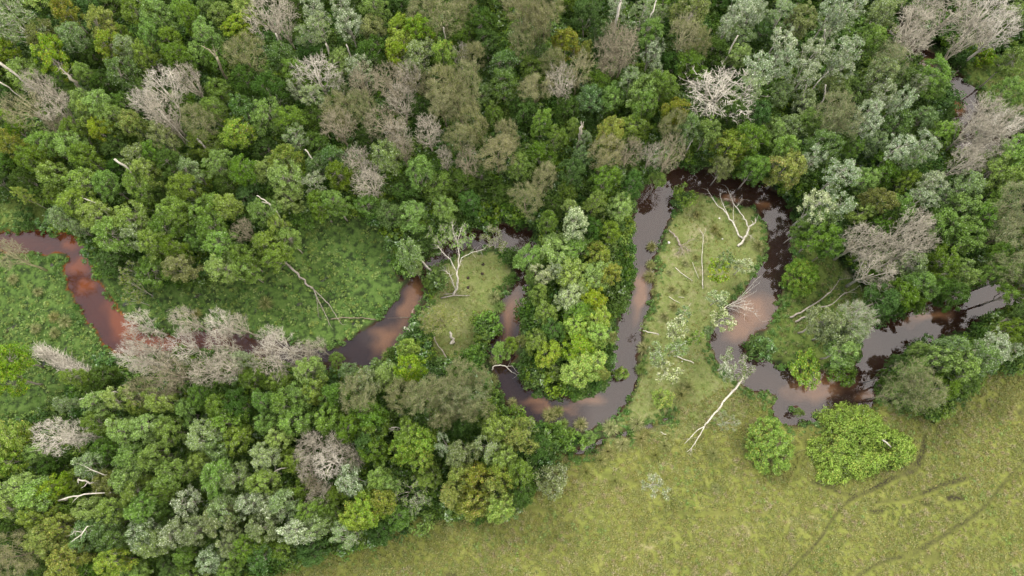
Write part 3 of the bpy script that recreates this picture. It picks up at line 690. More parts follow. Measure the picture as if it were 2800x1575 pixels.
# ------------------------------------------------------------------ vine thicket: uneven low mounds of creeper over shrubs
def vine_thicket():
    r = np.random.default_rng(44)
    out_ = [(2100+a*.3623, 1050+b*.3623) for a, b in [(375,235),(480,170),(600,132),(700,165),(770,165),(850,250),(870,310),(945,350),(1065,385),(1120,500),(1080,590),(960,640),(860,640),(760,700),(640,715),
            (540,745),(410,742),(350,700),(370,640),(300,520),(330,415),(400,400),(440,310),(390,270)]]
    c0 = P(2350, 1230, 0); c0.z = float(hgt(c0.x, c0.y)); C = []
    tries = 0
    while len(C) < 470 and tries < 30000:
        tries += 1
        px, py = r.uniform(2200, 2515), r.uniform(1090, 1325)
        if not in_poly(np.array([px]), np.array([py]), out_)[0]: continue
        x, y, _ = g(px, py, 1.2); x = float(x); y = float(y)
        edge = min(math.hypot(px-(a[0]+(b[0]-a[0])*u), py-(a[1]+(b[1]-a[1])*u)) for a, b in zip(out_, out_[1:]+out_[:1]) for u in (0, .33, .66))
        m = float(vnoise(np.array([x]), np.array([y]), 2.6, 51)[0])*.6 + float(vnoise(np.array([x]), np.array([y]), 1.2, 52)[0])*.4
        pit = min(1, math.hypot(px-2405, py-1232)/34)*.8+.2
        z = .25 + min(1, edge/32)*(.5+3.0*m)*pit
        if all((x-c[0])**2+(y-c[1])**2 > .36**2 for c in C): C.append((x, y, z))
    C = np.array(C)
    root = empty('vine_thicket', c0); tag(root, 'large sprawling bright green vine thicket beside the meadow, right of the round bush', 'thicket')
    Cl = C - np.array(c0); Cl[:, 2] = C[:, 2] + np.array([float(hgt(a, b)) for a, b in C[:, :2]]) - c0.z
    k = r.permutation(len(C))
    for nm, sel, mt, up in (('vine_cover', k[:290], LM['vine'], .35), ('shade_foliage', k[290:], LM['light'], .4)):
        cc = np.repeat(Cl[sel], 85, 0); n = len(cc); d = nrm(r.normal(size=(n, 3))+[0, 0, .25])
        sc = np.repeat(r.uniform(.6, 1.35, len(sel)), 85)[:, None]
        pos = cc + d*(.35+.8*r.random((n, 1)))*.46*sc*np.array([1, 1, 1.0 if nm == 'vine_cover' else .7]) - ([0, 0, .5] if nm != 'vine_cover' else [0, 0, 0])
        ac = Acc(); leaves(ac, pos, d*.6+[0, 0, up]+r.normal(size=(n, 3))*.5, .22, .5, r); obj(nm, ac.mesh(nm, mt), root)
    br = Acc()
    for j in r.permutation(len(C))[:60]:
        p = Cl[j]; b0 = p*[.85, .85, 0]+[0, 0, -.2]; tube(br, bez(b0, (b0+p)/2+r.normal(size=3)*.3, p, 5), np.linspace(.07, .02, 5), 4)
    obj('stems', br.mesh('stems', BM['brown'], True), root)
    ac = Acc(); q = np.array([list(P(2412, 1202, 3.1)), list(P(2424, 1210, 2.9)), list(P(2436, 1222, 2.5))]) - np.array(c0)
    tube(ac, q, [.12, .11, .08], 6); obj('dead_branch', ac.mesh('dead_branch', BM['pale'], True), root)
vine_thicket()

# ------------------------------------------------------------------ lower young trees that fill the forest
spots = [(p['px'], p['py'], p['r']) for p in PLACED]
rf = random.Random(11); fill = []
noz = [ZONES[k] for k in ('field', 'island', 'islet', 'marsh', 'marsh2', 'glade', 'upmead', 'leftcl')]
for _ in range(26000):
    px, py = rf.uniform(-60, 2860), rf.uniform(-70, 1640); r = rf.uniform(34, 50)
    ax, ay = np.array([px]), np.array([py])
    if any(in_poly(ax, ay, z)[0] for z in noz): continue
    X, Y, _t = g(px, py, 5.5)
    if wdat(X, Y) < r*.055*.75: continue
    if np.min(np.hypot(VISA[:, 0]-px, VISA[:, 1]-py) - VISA[:, 2]) < r*.9: continue
    gxx, gyy = to_px(X, Y)
    if any(in_poly(np.array([gxx]), np.array([gyy]), z)[0] for z in noz): continue
    if 1100 < px < 1400 and 640 < py < 1060: continue
    if 1980 < px < 2620 and 1060 < py < 1400: continue
    if 1380 < px < 1780 and 560 < py < 1130 and wdat(X, Y) < 2.6: continue
    if any((px-a)**2+(py-b)**2 < ((c+r)*.66)**2 for a, b, c in spots): continue
    spots.append((px, py, r)); fill.append((px, py, r))
    if len(fill) >= 298: break
for (px, py, r) in fill:
    if px < 700 and py < 560: tones = ['mid', 'light', 'mid', 'dark', 'lime']
    elif px > 2000 and py < 600: tones = ['blue', 'mid', 'mid', 'light', 'pale']
    elif py < 560: tones = ['dark', 'mid', 'blue', 'mid', 'dark', 'light']
    elif py > 1000 and px < 1100: tones = ['mid', 'light', 'blue', 'mid', 'dark']
    else: tones = ['mid', 'dark', 'mid', 'light']
    plant(round(px), round(py), r, 'y', rf.choice(tones), hh=rf.uniform(5.5, 8.0))

# ------------------------------------------------------------------ labels by neighbouring landmarks
LAND = [(1958,254,'the wide bare dead tree'),(648,362,'the yellow-tipped tree'),(1588,348,'the jagged forest snag'),(2600,140,'the thick leaning trunk'),
 (1250,690,'the bare-limbed creek tree'),(2350,1215,'the vine thicket'),(2103,1220,'the round meadow bush'),(2240,1055,'the big peach sandbar'),
 (1010,930,'the orange sandy pool'),(260,830,'the rust-red creek bend'),(40,660,"the creek's left end"),(845,757,'the long fallen marsh log'),
 (2220,830,'the two parallel fallen logs'),(1560,1125,'the bottom of the U-shaped bend'),(1790,560,'the dark red pool'),(2070,530,"the loop's upper right bend"),
 (2640,290,'the pale upper right pool'),(480,950,'the dead trees over the creek'),(890,1240,'the lower forest dead tree'),(2430,680,'the big grey dead crowns'),
 (440,290,'the upper left dead crowns'),(195,215,'the splintered grey stump'),(1110,100,'the brightest lime crown'),(750,60,'the top edge dead tree'),
 (0,0,'the top left corner'),(0,1575,'the bottom left corner'),(2800,0,'the top right corner'),(730,1540,"the meadow's left tip"),(1207,873,'the yellow islet tree'),
 (1310,1340,'the yellow meadow-edge crown'),(1070,320,'the brown dead crowns'),(1860,700,'the grassy island'),(2800,620,"the right edge's middle"),(1530,760,"the wooded peninsula's centre"),
 (1265,290,'the large olive crowns'),(235,1318,'the broken white branch'),(210,1440,'the forked white branch'),(2250,140,'the white-barked grove'),(345,465,'the leaning bare pole'),
 (1450,60,'the top centre tan crowns'),(1690,130,'the brown twiggy crown'),(600,1400,'the silvery lower forest crowns'),(2400,400,'the white-leaved crowns'),(1200,1085,'the grey olive crowns'),
 (770,570,'the pale dead pole'),(2700,950,'the pale crowns at lower right'),(1370,400,'the tan central crown'),(2550,800,'the dark reflections in the creek')]
DIRS = ['right of', 'upper right of', 'above', 'upper left of', 'left of', 'lower left of', 'below', 'lower right of']
ORD = ['nearest', 'second nearest', 'third nearest', 'fourth nearest', 'fifth nearest', 'sixth nearest', 'seventh nearest', 'eighth nearest', 'ninth nearest', 'tenth nearest'] + ['%dth nearest' % i for i in range(11, 60)]
def label_items(items):
    grp = {}
    for it in items:
        if it['label']: it['o']['label'] = it['label']; continue
        d, lx, ly, nm = min((math.hypot(it['px']-a, it['py']-b), a, b, c) for a, b, c in LAND)
        if d < 14: dr = 'at'
        else: dr = DIRS[int(round(math.atan2(ly-it['py'], it['px']-lx)/(math.pi/4))) % 8]
        grp.setdefault((it['look'], dr, nm), []).append((d, id(it), it))
    for (look, dr, nm), L_ in grp.items():
        L_.sort()
        for i, (d, _, it) in enumerate(L_):
            it['o']['label'] = ('%s, %s %s' % (look, dr, nm)) if len(L_) == 1 else ('%s, %s %s %s' % (look, ORD[i], dr, nm) if dr != 'at' else '%s, %s to %s' % (look, ORD[i], nm))
for p in PLACED: p['look'] = '%s %s' % (TONEW[p['tone']], KN[p['kind']][2])
label_items(PLACED)
GRP = {'i': 'small open trees along the island', 'b': 'broadleaf trees of the wetland forest', 's': 'pale-branched open trees', 'd': 'bare dead trees', 'o': 'fine-leaved feathery trees', 'p': 'small sparse trees',
       'u': 'low shrubs by the creek', 'y': 'lower young trees between the big crowns'}
for p in PLACED:
    if p['kind'] in GRP: p['o']['group'] = GRP[p['kind']]

# ------------------------------------------------------------------ logs, snags and leaning trunks
def wood(name, label, cat, m, paths, twigs=0, seed=1, zt=None):
    """paths: list of (part name, [(px, py, z)...], r0, r1)"""
    r = np.random.default_rng(seed)
    first = P(*paths[0][1][0]); base = Vector((first.x, first.y, float(hgt(first.x, first.y))))
    root = empty(name, base); tag(root, label, cat)
    for (pn, pts, r0, r1) in paths:
        r0, r1 = r0*.78, r1*.8
        w3 = np.array([list(P(a, b, z + (0 if z > 2.5 else float(hgt(*P(a, b, z)[:2]))))) for a, b, z in pts]) - np.array(base)
        # subdivide with jitter
        q = []
        for a, b in zip(w3[:-1], w3[1:]):
            for u in (0, .33, .67): q.append(a+(b-a)*u + (r.normal(size=3)*r0*.5 if u else 0))
        q.append(w3[-1]); q = np.array(q)
        ac = Acc(); rad = np.linspace(r0, r1, len(q))*r.uniform(.88, 1.12, len(q))
        if pn == 'trunk' and pts[0][2] > 2.5:              # carry the stem down to the ground
            z0 = -.3-0*q[0][2]; dn = pts[0][2]
            q = np.concatenate([[[q[0][0]+.1, q[0][1]+.15, -.3], [q[0][0]+.05, q[0][1]+.05, q[0][2]*.5]], q]); rad = np.concatenate([[r0*1.2, r0*1.05], rad])
        tube(ac, q, rad, 7)
        if twigs and pn != 'trunk' or twigs < 0:
            n = abs(twigs); k = r.integers(1, len(q), n); A = q[k]
            D = nrm((q[-1]-q[0])[None]) + r.normal(size=(n, 3))*.8; D[:, 2] = np.abs(D[:, 2])*.5
            spikes(ac, A, D, r.uniform(.4, 1.5, n), max(r1*.8, .02), r)
        obj(pn, ac.mesh(pn, m, True), root)
    return root

W_, B_, O_ = BM['bleached'], BM['oldwood'], BM['grey']
wood('fallen_log', 'long grey bare trunk fallen across the marsh with forked pale branches at its lower end', 'log', O_,
     [('trunk', [(787,724,.8),(815,748,.6),(835,775,.4),(856,789,.3)], .24, .15),
      ('branch', [(856,789,.3),(872,825,.4),(890,860,.4),(905,893,.3)], .10, .03),
      ('branch', [(856,789,.3),(885,818,.5),(905,840,.5),(922,870,.5),(937,888,.4)], .10, .03),
      ('branch', [(862,800,.4),(868,830,.5),(870,866,.3)], .05, .02)], twigs=8, seed=3)
wood('fallen_log', 'brown mossy log lying across the creek above the orange sandy pool', 'log', BM['brown'],
     [('trunk', [(905,873,.25),(935,868,.3),(960,870,.3),(990,868,.25),(1015,873,.2),(1060,870,.15),(1120,868,.2)], .12, .07)], seed=4)
wood('broken_log', 'short pale broken log end pointing into the orange sandy pool', 'log', BM['pale'],
     [('trunk', [(1106,894,.5),(1118,903,.6),(1130,914,.7)], .26, .22)], seed=5)
wood('forked_dead_tree', 'white forked dead tree lying on the lower meadow left of the sparse grey sapling', 'dead tree', W_,
     [('trunk', [(2035,1030,2.2),(2012,1062,2.0),(1985,1090,1.6),(1962,1123,1.3),(1940,1148,1.0),(1926,1166,.9)], .20, .12),
      ('branch', [(1926,1166,.9),(1905,1178,.8),(1885,1200,.6),(1871,1214,.4)], .09, .03),
      ('branch', [(1926,1166,.9),(1915,1188,.7),(1902,1208,.6),(1893,1222,.5),(1878,1236,.4)], .10, .03),
      ('branch', [(1893,1222,.5),(1887,1235,.4)], .04, .02)], twigs=5, seed=6)
wood('fallen_dead_tree', 'long pale bare stem lying on the upper island, left of its forked neighbour', 'dead tree', W_,
     [('trunk', [(2031,652,.3),(2018,640,.5),(2013,625,.7),(2003,605,.8),(1985,580,.9),(1978,572,1.0)], .19, .12),
      ('branch', [(1978,572,1.0),(1965,566,1.0),(1950,545,1.1),(1935,520,1.3)], .10, .03),
      ('branch', [(1990,585,.9),(1975,555,1.4),(1968,530,1.9)], .06, .02),
      ('branch', [(2008,612,.8),(2005,590,1.0),(2006,570,1.2),(2001,540,1.4)], .05, .02)], twigs=10, seed=7)
wood('fallen_dead_tree', 'Y-shaped bleached dead tree with a white stub at the right side of the upper island', 'dead tree', W_,
     [('trunk', [(2018,673,.2),(2034,655,.4),(2042,640,.6),(2047,622,.8)], .23, .17),
      ('branch', [(2047,622,.8),(2042,608,.9),(2033,592,1.1),(2020,575,1.3),(2008,560,1.5),(1998,540,1.8),(1990,515,2.2)], .13, .04),
      ('branch', [(2047,622,.8),(2056,615,1.0),(2066,608,1.2)], .14, .10),
      ('branch', [(2042,640,.6),(2055,646,.6),(2060,651,.5)], .04, .02),
      ('branch', [(2012,566,1.4),(2022,556,1.7),(2030,545,2.0)], .05, .02)], twigs=10, seed=8)
wood('leaning_pole', 'thin long pale pole lying straight down the middle of the island', 'dead branch', BM['pale'],
     [('trunk', [(1922,790,.3),(1921,745,.3),(1919,705,.3),(1921,680,.35),(1923,650,.4),(1922,640,.4),(1914,628,.5)], .09, .04),
      ('branch', [(1923,645,.4),(1929,632,.6),(1930,624,.8)], .035, .02)], seed=9)
wood('uprooted_stump', 'weathered stump with splayed roots on the left of the island', 'stump', B_,
     [('trunk', [(1862,672,.5),(1853,655,.5),(1843,640,.5),(1830,628,.4)], .22, .10),
      ('root', [(1862,672,.5),(1868,684,.3),(1864,692,.2)], .08, .03), ('root', [(1862,672,.5),(1858,684,.3),(1856,690,.2)], .06, .03),
      ('root', [(1862,672,.5),(1874,676,.3),(1880,684,.2)], .06, .03), ('root', [(1864,670,.5),(1880,662,.4),(1892,655,.3)], .06, .02)], twigs=14, seed=10)
for lb, pts, r0 in (('short pale stick lying on the island above its thin neighbour', [(1846,731,.2),(1868,750,.2),(1893,768,.2)], .08),
                    ('thin grey stick beside the long pole on the island', [(1893,717,.2),(1902,740,.2),(1911,762,.2)], .045),
                    ('small stick lying low on the left of the island, above the sparse silvery tree', [(1829,811,.2),(1845,822,.2),(1860,829,.2)], .055),
                    ('short pale twig pair right of the small low stick on the island', [(1855,812,.2),(1871,814,.2)], .05),
                    ('whitish bare log on the grass right of the silvery island trees', [(1842,973,.3),(1868,982,.3),(1897,993,.3)], .13),
                    ('bent thin twig above the silvery island tree', [(1872,852,.2),(1881,840,.3),(1890,829,.3)], .04),
                    ('small curved pale stick at the ditch below the creek bend', [(1807,1181,.2),(1813,1186,.2),(1822,1188,.2)], .07)):
    wood('fallen_stick', lb, 'stick', W_, [('trunk', pts, r0, r0*.6)], seed=len(lb))
wood('leaning_pole', 'white pole leaning out over the water from the silvery island tree', 'dead branch', W_,
     [('trunk', [(1802,915,1.2),(1780,909,1.4),(1758,904,1.6)], .12, .07)], seed=21)
wood('fallen_dead_tree', 'upper of the two parallel bare logs on the right bank clearing', 'dead tree', O_,
     [('trunk', [(2160,868,.3),(2190,855,.4),(2220,835,.5),(2250,815,.6),(2272,798,.8)], .17, .10),
      ('branch', [(2272,798,.8),(2285,780,1.2),(2295,765,1.6),(2330,760,2.0)], .07, .02),
      ('branch', [(2255,812,.6),(2270,800,1.0),(2278,790,1.4)], .05, .02)], twigs=8, seed=22)
wood('fallen_dead_tree', 'lower of the two parallel bare logs on the right bank clearing', 'dead tree', O_,
     [('trunk', [(2175,880,.3),(2205,865,.4),(2235,845,.5),(2275,832,.6)], .18, .12),
      ('branch', [(2275,832,.6),(2300,808,.9),(2330,795,1.2),(2352,780,1.6)], .08, .02),
      ('branch', [(2280,828,.6),(2310,800,1.3),(2340,800,1.6)], .05, .02)], twigs=8, seed=23)
wood('dead_bough', 'spray of bare thin twigs reaching over the peach water right of the island', 'dead branch', BM['deadpale'],
     [('trunk', [(1970,850,1.5),(1990,835,1.8),(2010,825,2.0)], .09, .06)] +
     [('branch', [(1990+i*3, 840-i*2, 1.8), (2015+i*6, 850-i*12, 2.2), (2045+i*5, 862-i*20, 2.5)], .035, .012) for i in range(6)] +
     [('branch', [(1992+i*2, 838-i, 1.9), (2022+i*9, 828+i*6, 2.1), (2040+i*11, 812+i*17, 2.0)], .03, .010) for i in range(5)], twigs=7, seed=24)
wood('dead_bough', 'pale curving dead branch arching over the creek left of the U-shaped bend', 'dead branch', BM['pale'],
     [('trunk', [(1345,1012,.5),(1352,1000,1.0),(1368,998,1.3),(1385,1003,1.2),(1400,1018,.8)], .13, .08),
      ('branch', [(1385,1003,1.2),(1400,1000,1.2),(1412,1016,.8),(1425,1030,.5),(1445,1038,.4)], .06, .02),
      ('branch', [(1400,1018,.8),(1415,1025,.8),(1428,1018,.9)], .04, .02)], twigs=8, seed=25)
wood('leaning_tree', 'white lower trunk of the yellow islet tree with a cut foot', 'tree', W_,
     [('trunk', [(1241,936,.2),(1234,924,.9),(1230,908,2.0)], .34, .20)], seed=26)
wood('dead_sapling', 'thin curving bare stem with a root plate on the grassy islet', 'dead stem', O_,
     [('trunk', [(1224,986,.2),(1212,962,.6),(1196,942,1.0),(1188,920,1.4)], .13, .08),
      ('root', [(1224,986,.2),(1236,980,.2)], .06, .02), ('root', [(1224,986,.2),(1222,998,.2)], .06, .02)], seed=27)
wood('bare_trunk', 'forked pale trunk rising from driftwood above the small grassy islet', 'tree', BM['pale'],
     [('trunk', [(1240,808,.2),(1250,790,.9),(1252,768,2.2),(1250,740,3.5)], .26, .15),
      ('branch', [(1246,795,.6),(1238,770,1.8),(1228,748,3.0),(1216,740,3.6)], .12, .05),
      ('branch', [(1250,740,3.5),(1262,705,4.6),(1290,690,5.2),(1325,680,5.6)], .10, .03),
      ('branch', [(1250,740,3.5),(1256,700,4.8),(1252,660,5.6),(1262,620,6.4)], .12, .03),
      ('branch', [(1250,745,3.4),(1232,710,4.6),(1210,690,5.2),(1195,670,5.6)], .09, .03),
      ('branch', [(1252,665,5.5),(1240,640,6.0),(1236,610,6.6)], .06, .02)], twigs=22, seed=28)
wood('driftwood', 'grey driftwood pile at the foot of the forked pale trunk', 'driftwood', O_,
     [('trunk', [(1205,815,.3),(1240,808,.35),(1285,808,.3)], .13, .07), ('branch', [(1215,806,.3),(1235,802,.4),(1250,806,.3)], .08, .04)], twigs=8, seed=29)
wood('leaning_tree', 'pale trunk leaning below the pale green tree above the creek neck', 'tree', BM['pale'],
     [('trunk', [(1180,744,.6),(1166,728,2.0),(1150,711,4.0)], .22, .14)], seed=30)
wood('snag', 'jagged broken snag standing in the upper centre forest', 'snag', BM['deadgrey'],
     [('trunk', [(1580,415,1.5),(1583,390,5),(1588,365,8),(1592,345,10)], .30, .26), ('splinter', [(1592,345,10),(1596,333,11)], .14, .04), ('splinter', [(1590,348,10),(1589,331,11)], .12, .04)], seed=31)
wood('snag', 'splintered grey broken snag in the upper left forest', 'snag', BM['deadgrey'],
     [('trunk', [(226,252,4),(208,230,7),(190,208,9.5)], .34, .26), ('splinter', [(190,208,9.5),(175,195,11),(163,183,12)], .18, .05), ('splinter', [(195,212,9.5),(172,200,11.5)], .14, .04)], twigs=10, seed=32)
wood('snag', 'dark reddish splintered snag right of the upper left lime trees', 'snag', BM['deadbrown'],
     [('trunk', [(612,205,4),(602,178,7.5),(592,155,10)], .26, .22), ('splinter', [(592,155,10),(572,135,11.5),(550,125,12.5)], .16, .04), ('splinter', [(592,155,10),(582,137,12)], .12, .04)], twigs=10, seed=33)
wood('leaning_tree', 'thick white leaning trunk at the left edge of the upper forest', 'tree', W_,
     [('trunk', [(64,222,7),(45,205,8.5),(22,188,10),(-10,165,12)], .16, .26)], seed=34)
wood('leaning_tree', 'thin white trunk at the left edge below the thick leaning one', 'tree', W_,
     [('trunk', [(38,252,7),(20,236,8.5),(-8,220,10)], .12, .14)], seed=35)
wood('leaning_pole', 'bare grey pole standing among light green trees in the left forest', 'dead trunk', BM['pale'],
     [('trunk', [(384,498,6.5),(362,476,8.2),(340,452,9.8),(313,435,11)], .17, .20)], seed=36)
wood('dead_pole', 'white forked dead pole left of the marsh, above the long fallen log', 'dead trunk', W_,
     [('trunk', [(766,598,5.5),(752,575,7.5),(735,556,9)], .18, .16), ('branch', [(735,556,9),(720,545,10),(702,535,11)], .14, .07), ('branch', [(735,556,9),(716,552,9.8)], .10, .05)], seed=37)
wood('leaning_tree', 'thick leaning trunk reaching over the pale upper right pool', 'tree', BM['deadgrey'],
     [('trunk', [(2566,180,.6),(2588,152,3.5),(2612,126,6.5),(2635,104,9)], .30, .20), ('branch', [(2610,130,6.2),(2636,128,8),(2650,118,9)], .12, .06)], seed=38)
wood('fallen_log', 'short dark log at the right edge of the pale upper right pool', 'log', B_, [('trunk', [(2597,212,.3),(2612,200,.5),(2622,192,.6)], .18, .12)], seed=39)
TR = [((2018,97,9.5),(1995,140,6.5),(1968,188,3),.16,'white trunk right of the top centre twiggy trees'),
      ((1957,300,8.5),(1945,325,6.5),(1930,358,4),.20,'pale trunk directly under the wide bare dead tree'),
      ((2258,232,8),(2255,262,6),(2240,290,4),.17,'white trunk under the white-barked grove'),
      ((2205,232,8),(2197,258,6),(2188,285,4),.10,'thin white trunk in the white-barked grove'),
      ((754,92,9.5),(765,115,7.5),(777,140,5.5),.20,'grey trunk under the top edge dead tree'),
      ((891,120,9),(896,135,7.5),(901,150,6),.16,'grey trunk under the left silvery tree at the top edge'),
      ((947,122,9),(957,148,7),(966,172,5),.17,'pale trunk under the right silvery tree at the top edge'),
      ((1213,75,9.5),(1218,100,7.5),(1222,122,5.5),.18,'brown-grey trunk under the olive trees at the top'),
      ((1903,358,8),(1895,378,6),(1885,397,4.5),.14,'pale bent trunk below the wide bare dead tree'),
      ((2135,75,9.5),(2125,98,7.5),(2115,125,5.5),.14,'pale trunk near the top, left of the white-barked grove'),
      ((2256,80,9.5),(2254,95,8),(2256,115,6.5),.15,'white trunk at the top of the white-barked grove'),
      ((2476,562,8.5),(2452,580,6.5),(2424,606,4),.15,'white trunk leaning left of the grey dead crowns at right'),
      ((2265,195,9),(2248,212,7.5),(2232,230,6.5),.12,'slanting white trunk in the middle of the white-barked grove'),
      ((1685,62,8),(1690,30,10),(1698,0,12),.22,'tall white trunk at the top edge, right of centre'),
      ((1795,0,12),(1788,25,11),(1778,45,10),.13,'thin white limb at the top edge right of the tall white trunk'),
      ((834,409,9),(850,430,7.5),(873,455,6),.15,'curling white trunk left of the upright grey dead crown')]
for i, (a, b, c, r0, lb) in enumerate(TR):
    wood('bare_trunk', lb, 'tree', W_ if 'white' in lb else BM['pale'], [('trunk', [c, b, a], r0, r0*.75)], seed=40+i)  # bare lengths of trunk seen beneath the crowns, run down to the ground
BRL = [([(311,1071,9),(280,1080,9.2),(250,1088,9.4),(217,1092,9.6)],.11,'white bare branch over the left marsh edge'),
       ([(160,1369,8.5),(200,1357,9),(245,1350,9.3),(300,1348,9)],.15,'long arched pale limb in the lower left forest'),
       ([(262,1322,8),(240,1318,9),(213,1311,10)],.19,'thick broken white branch end in the lower left forest'),
       ([(285,1299,9),(258,1288,9.8),(233,1275,10)],.09,'curved white branch above the broken white branch end'),
       ([(238,1440,10),(222,1462,10.2),(195,1482,10.4)],.09,'forked bleached branch in the bottom left forest'),
       ([(222,1455,10.2),(205,1452,10.3),(196,1462,10.2)],.05,'small bleached side twig beside the forked branch at bottom left'),
       ([(1065,1172,8.5),(1085,1168,8),(1090,1176,7.5)],.10,'short grey limb between the lower forest and the lime trees'),
       ([(743,1297,7),(760,1284,6.5),(787,1278,6)],.13,'grey-green trunk piece left of the lower forest dead tree'),
       ([(435,300,10.5),(460,330,9),(510,385,5.5)],.16,'grey trunk below the upper left dead crowns'),
       ([(540,380,7),(556,398,5.5),(574,414,4)],.22,'brown trunk piece left of the yellow-tipped tree'),
       ([(1038,1458,.6),(1040,1440,1.4),(1036,1430,2)],.07,'small dead branch at the meadow edge below the lime trees'),
       ([(226,541,9.5),(262,556,9),(300,574,8.5)],.07,'thin white branch across the pale crowns above the left creek')]
for i, (pts, r0, lb) in enumerate(BRL):
    wood('bare_limb', lb, 'branch', W_ if 'white' in lb or 'bleached' in lb else BM['pale'], [('trunk', pts, r0, r0*.5)], twigs=-5, seed=70+i)  # mostly limbs and trunk pieces up among crowns, with stems added to the ground
# grey shaggy fallen crown on the left marsh
fc = empty('fallen_dead_tree', P(170, 1000, .4)); tag(fc, 'shaggy silver-grey dead crown fallen on the marsh left of the creekside dead trees', 'dead tree')
r_ = np.random.default_rng(5); a = np.array(P(105, 958, 2.2)); b = np.array(P(255, 1035, .8)); ctr = np.array(fc.location)
ac = Acc(); tube(ac, np.linspace(b, a, 6)-ctr + r_.normal(size=(6, 3))*.08, np.linspace(.2, .08, 6), 6); obj('trunk', ac.mesh('trunk', BM['deadpale'], True), fc)
t_ = r_.uniform(0, 1, 1500); A = a+(b-a)*t_[:, None]-ctr + r_.normal(size=(1500, 3))*[.45, .45, .3]
D = nrm(np.array([[-.6, .45, .1]]) + r_.normal(size=(1500, 3))*.55)
ac = Acc(); spikes(ac, A, D, r_.uniform(.5, 1.5, 1500), .035, r_); obj('twigs', ac.mesh('twigs', BM['deadpale']), fc)

# ------------------------------------------------------------------ dung pats / small dark mounds and pale stones
def blob(name, px, py, rx, h, m, label, cat, group=None, seed=0):
    r = np.random.default_rng(seed); p = P(px, py, .45); z = float(hgt(p.x, p.y))
    n = 10; ac = Acc(); rings = []
    for k, (q, zz) in enumerate(((1.0, -.05), (.95, .35), (.7, .8), (.3, 1.0))):
        th = np.arange(n)/n*2*math.pi; rr = rx*q*r.uniform(.82, 1.15, n)
        rings.append(np.stack([rr*np.cos(th), rr*np.sin(th), np.full(n, zz*h)+r.normal(size=n)*h*.06], -1))
    v = np.concatenate(rings+[np.array([[0, 0, h]])]); q = []; t = []
    for k in range(3):
        for j in range(n): q.append([k*n+j, k*n+(j+1) % n, (k+1)*n+(j+1) % n, (k+1)*n+j])
    for j in range(n): t.append([3*n+j, 3*n+(j+1) % n, 4*n])
    ac.add(v, q, t); o = obj(name, ac.mesh(name, m, True)); o.location = (p.x, p.y, z); tag(o, label, cat, group); return o
dm = bark_mat('dark dung', (.018,.013,.010), (.035,.026,.018), 6.0)
for i, (a, b, lb) in enumerate([(1321,723,'topmost dark dung pat on the tan grass of the islet'), (1319,749,'second dark dung pat down, below the topmost one on the islet'),
                               (1280,760,'third dark dung pat, left of the others on the islet'), (1280,786,'lowest dark dung pat on the islet near the driftwood')]):
    blob('dung_pat', a, b, .24, .12, dm, lb, 'dung', 'dung pats on the islet', i)
st = bark_mat('pale stone', (.38,.36,.32), (.55,.52,.48), 3.0)
for i, (a, b, s, lb) in enumerate([(1967,597,.22,'pale round stone in the upper island grass'), (1975,653,.2,'pale round stone right of the reddish island tussock'),
        (1829,663,.3,'creamy lump beside the uprooted island stump'), (1865,988,.15,'small stone above the whitish log on the lower island'), (1023,1467,.32,'white oblong block lying at the meadow edge')]):
    blob('pale_stone', a, b, s*.72, s*.4, st, lb, 'stone', None, 20+i)

# ------------------------------------------------------------------ sedge tussocks
def blades(ac, n, rad, h, wdt, r, arch=.8, c=(0, 0, 0), lo=.35):
    az = r.uniform(0, 2*math.pi, n); out_ = rad*r.uniform(lo, 1.0, n); hh = h*r.uniform(.55, 1.1, n)
    dirv = np.stack([np.cos(az), np.sin(az), np.zeros(n)], -1); side = np.stack([-np.sin(az), np.cos(az), np.zeros(n)], -1)
    b0 = dirv*rad*.12*r.uniform(0, 1, (n, 1)) + np.array(c)
    wv = side*wdt
    m1 = b0 + dirv*(out_*.35)[:, None] + [0, 0, 1]*(hh*.8)[:, None]
    m2 = b0 + dirv*(out_*.75)[:, None] + [0, 0, 1]*(hh*.95)[:, None]
    tip = b0 + dirv*out_[:, None] + [0, 0, 1]*(hh*(1-arch*.55))[:, None]
    v = np.stack([b0-wv*.6, b0+wv*.6, m1-wv, m1+wv, m2-wv*.8, m2+wv*.8, tip], 1).reshape(-1, 3)
    o = (np.arange(n)*7)[:, None, None]
    ac.add(v, (o+np.array([[0, 1, 3, 2], [2, 3, 5, 4]])[None]).reshape(-1, 4), (o+np.array([[4, 5, 6]])[None]).reshape(-1, 3))
TMS = []
for i in range(4):
    r = np.random.default_rng(90+i); ac = Acc(); blades(ac, 420, .95, .75, .011, r, lo=.15); blades(ac, 120, .5, 1.0, .011, r, lo=.1); TMS.append(ac.mesh('blades', GRASSM['sedge']))
CORM = []
for i in range(2):
    ac = Acc(); tube(ac, [(0, 0, -.4), (0, 0, 0), (0.02, 0, .18)], [.20, .22, .12], 8); CORM.append(ac.mesh('root_clump', BM['oldwood']))
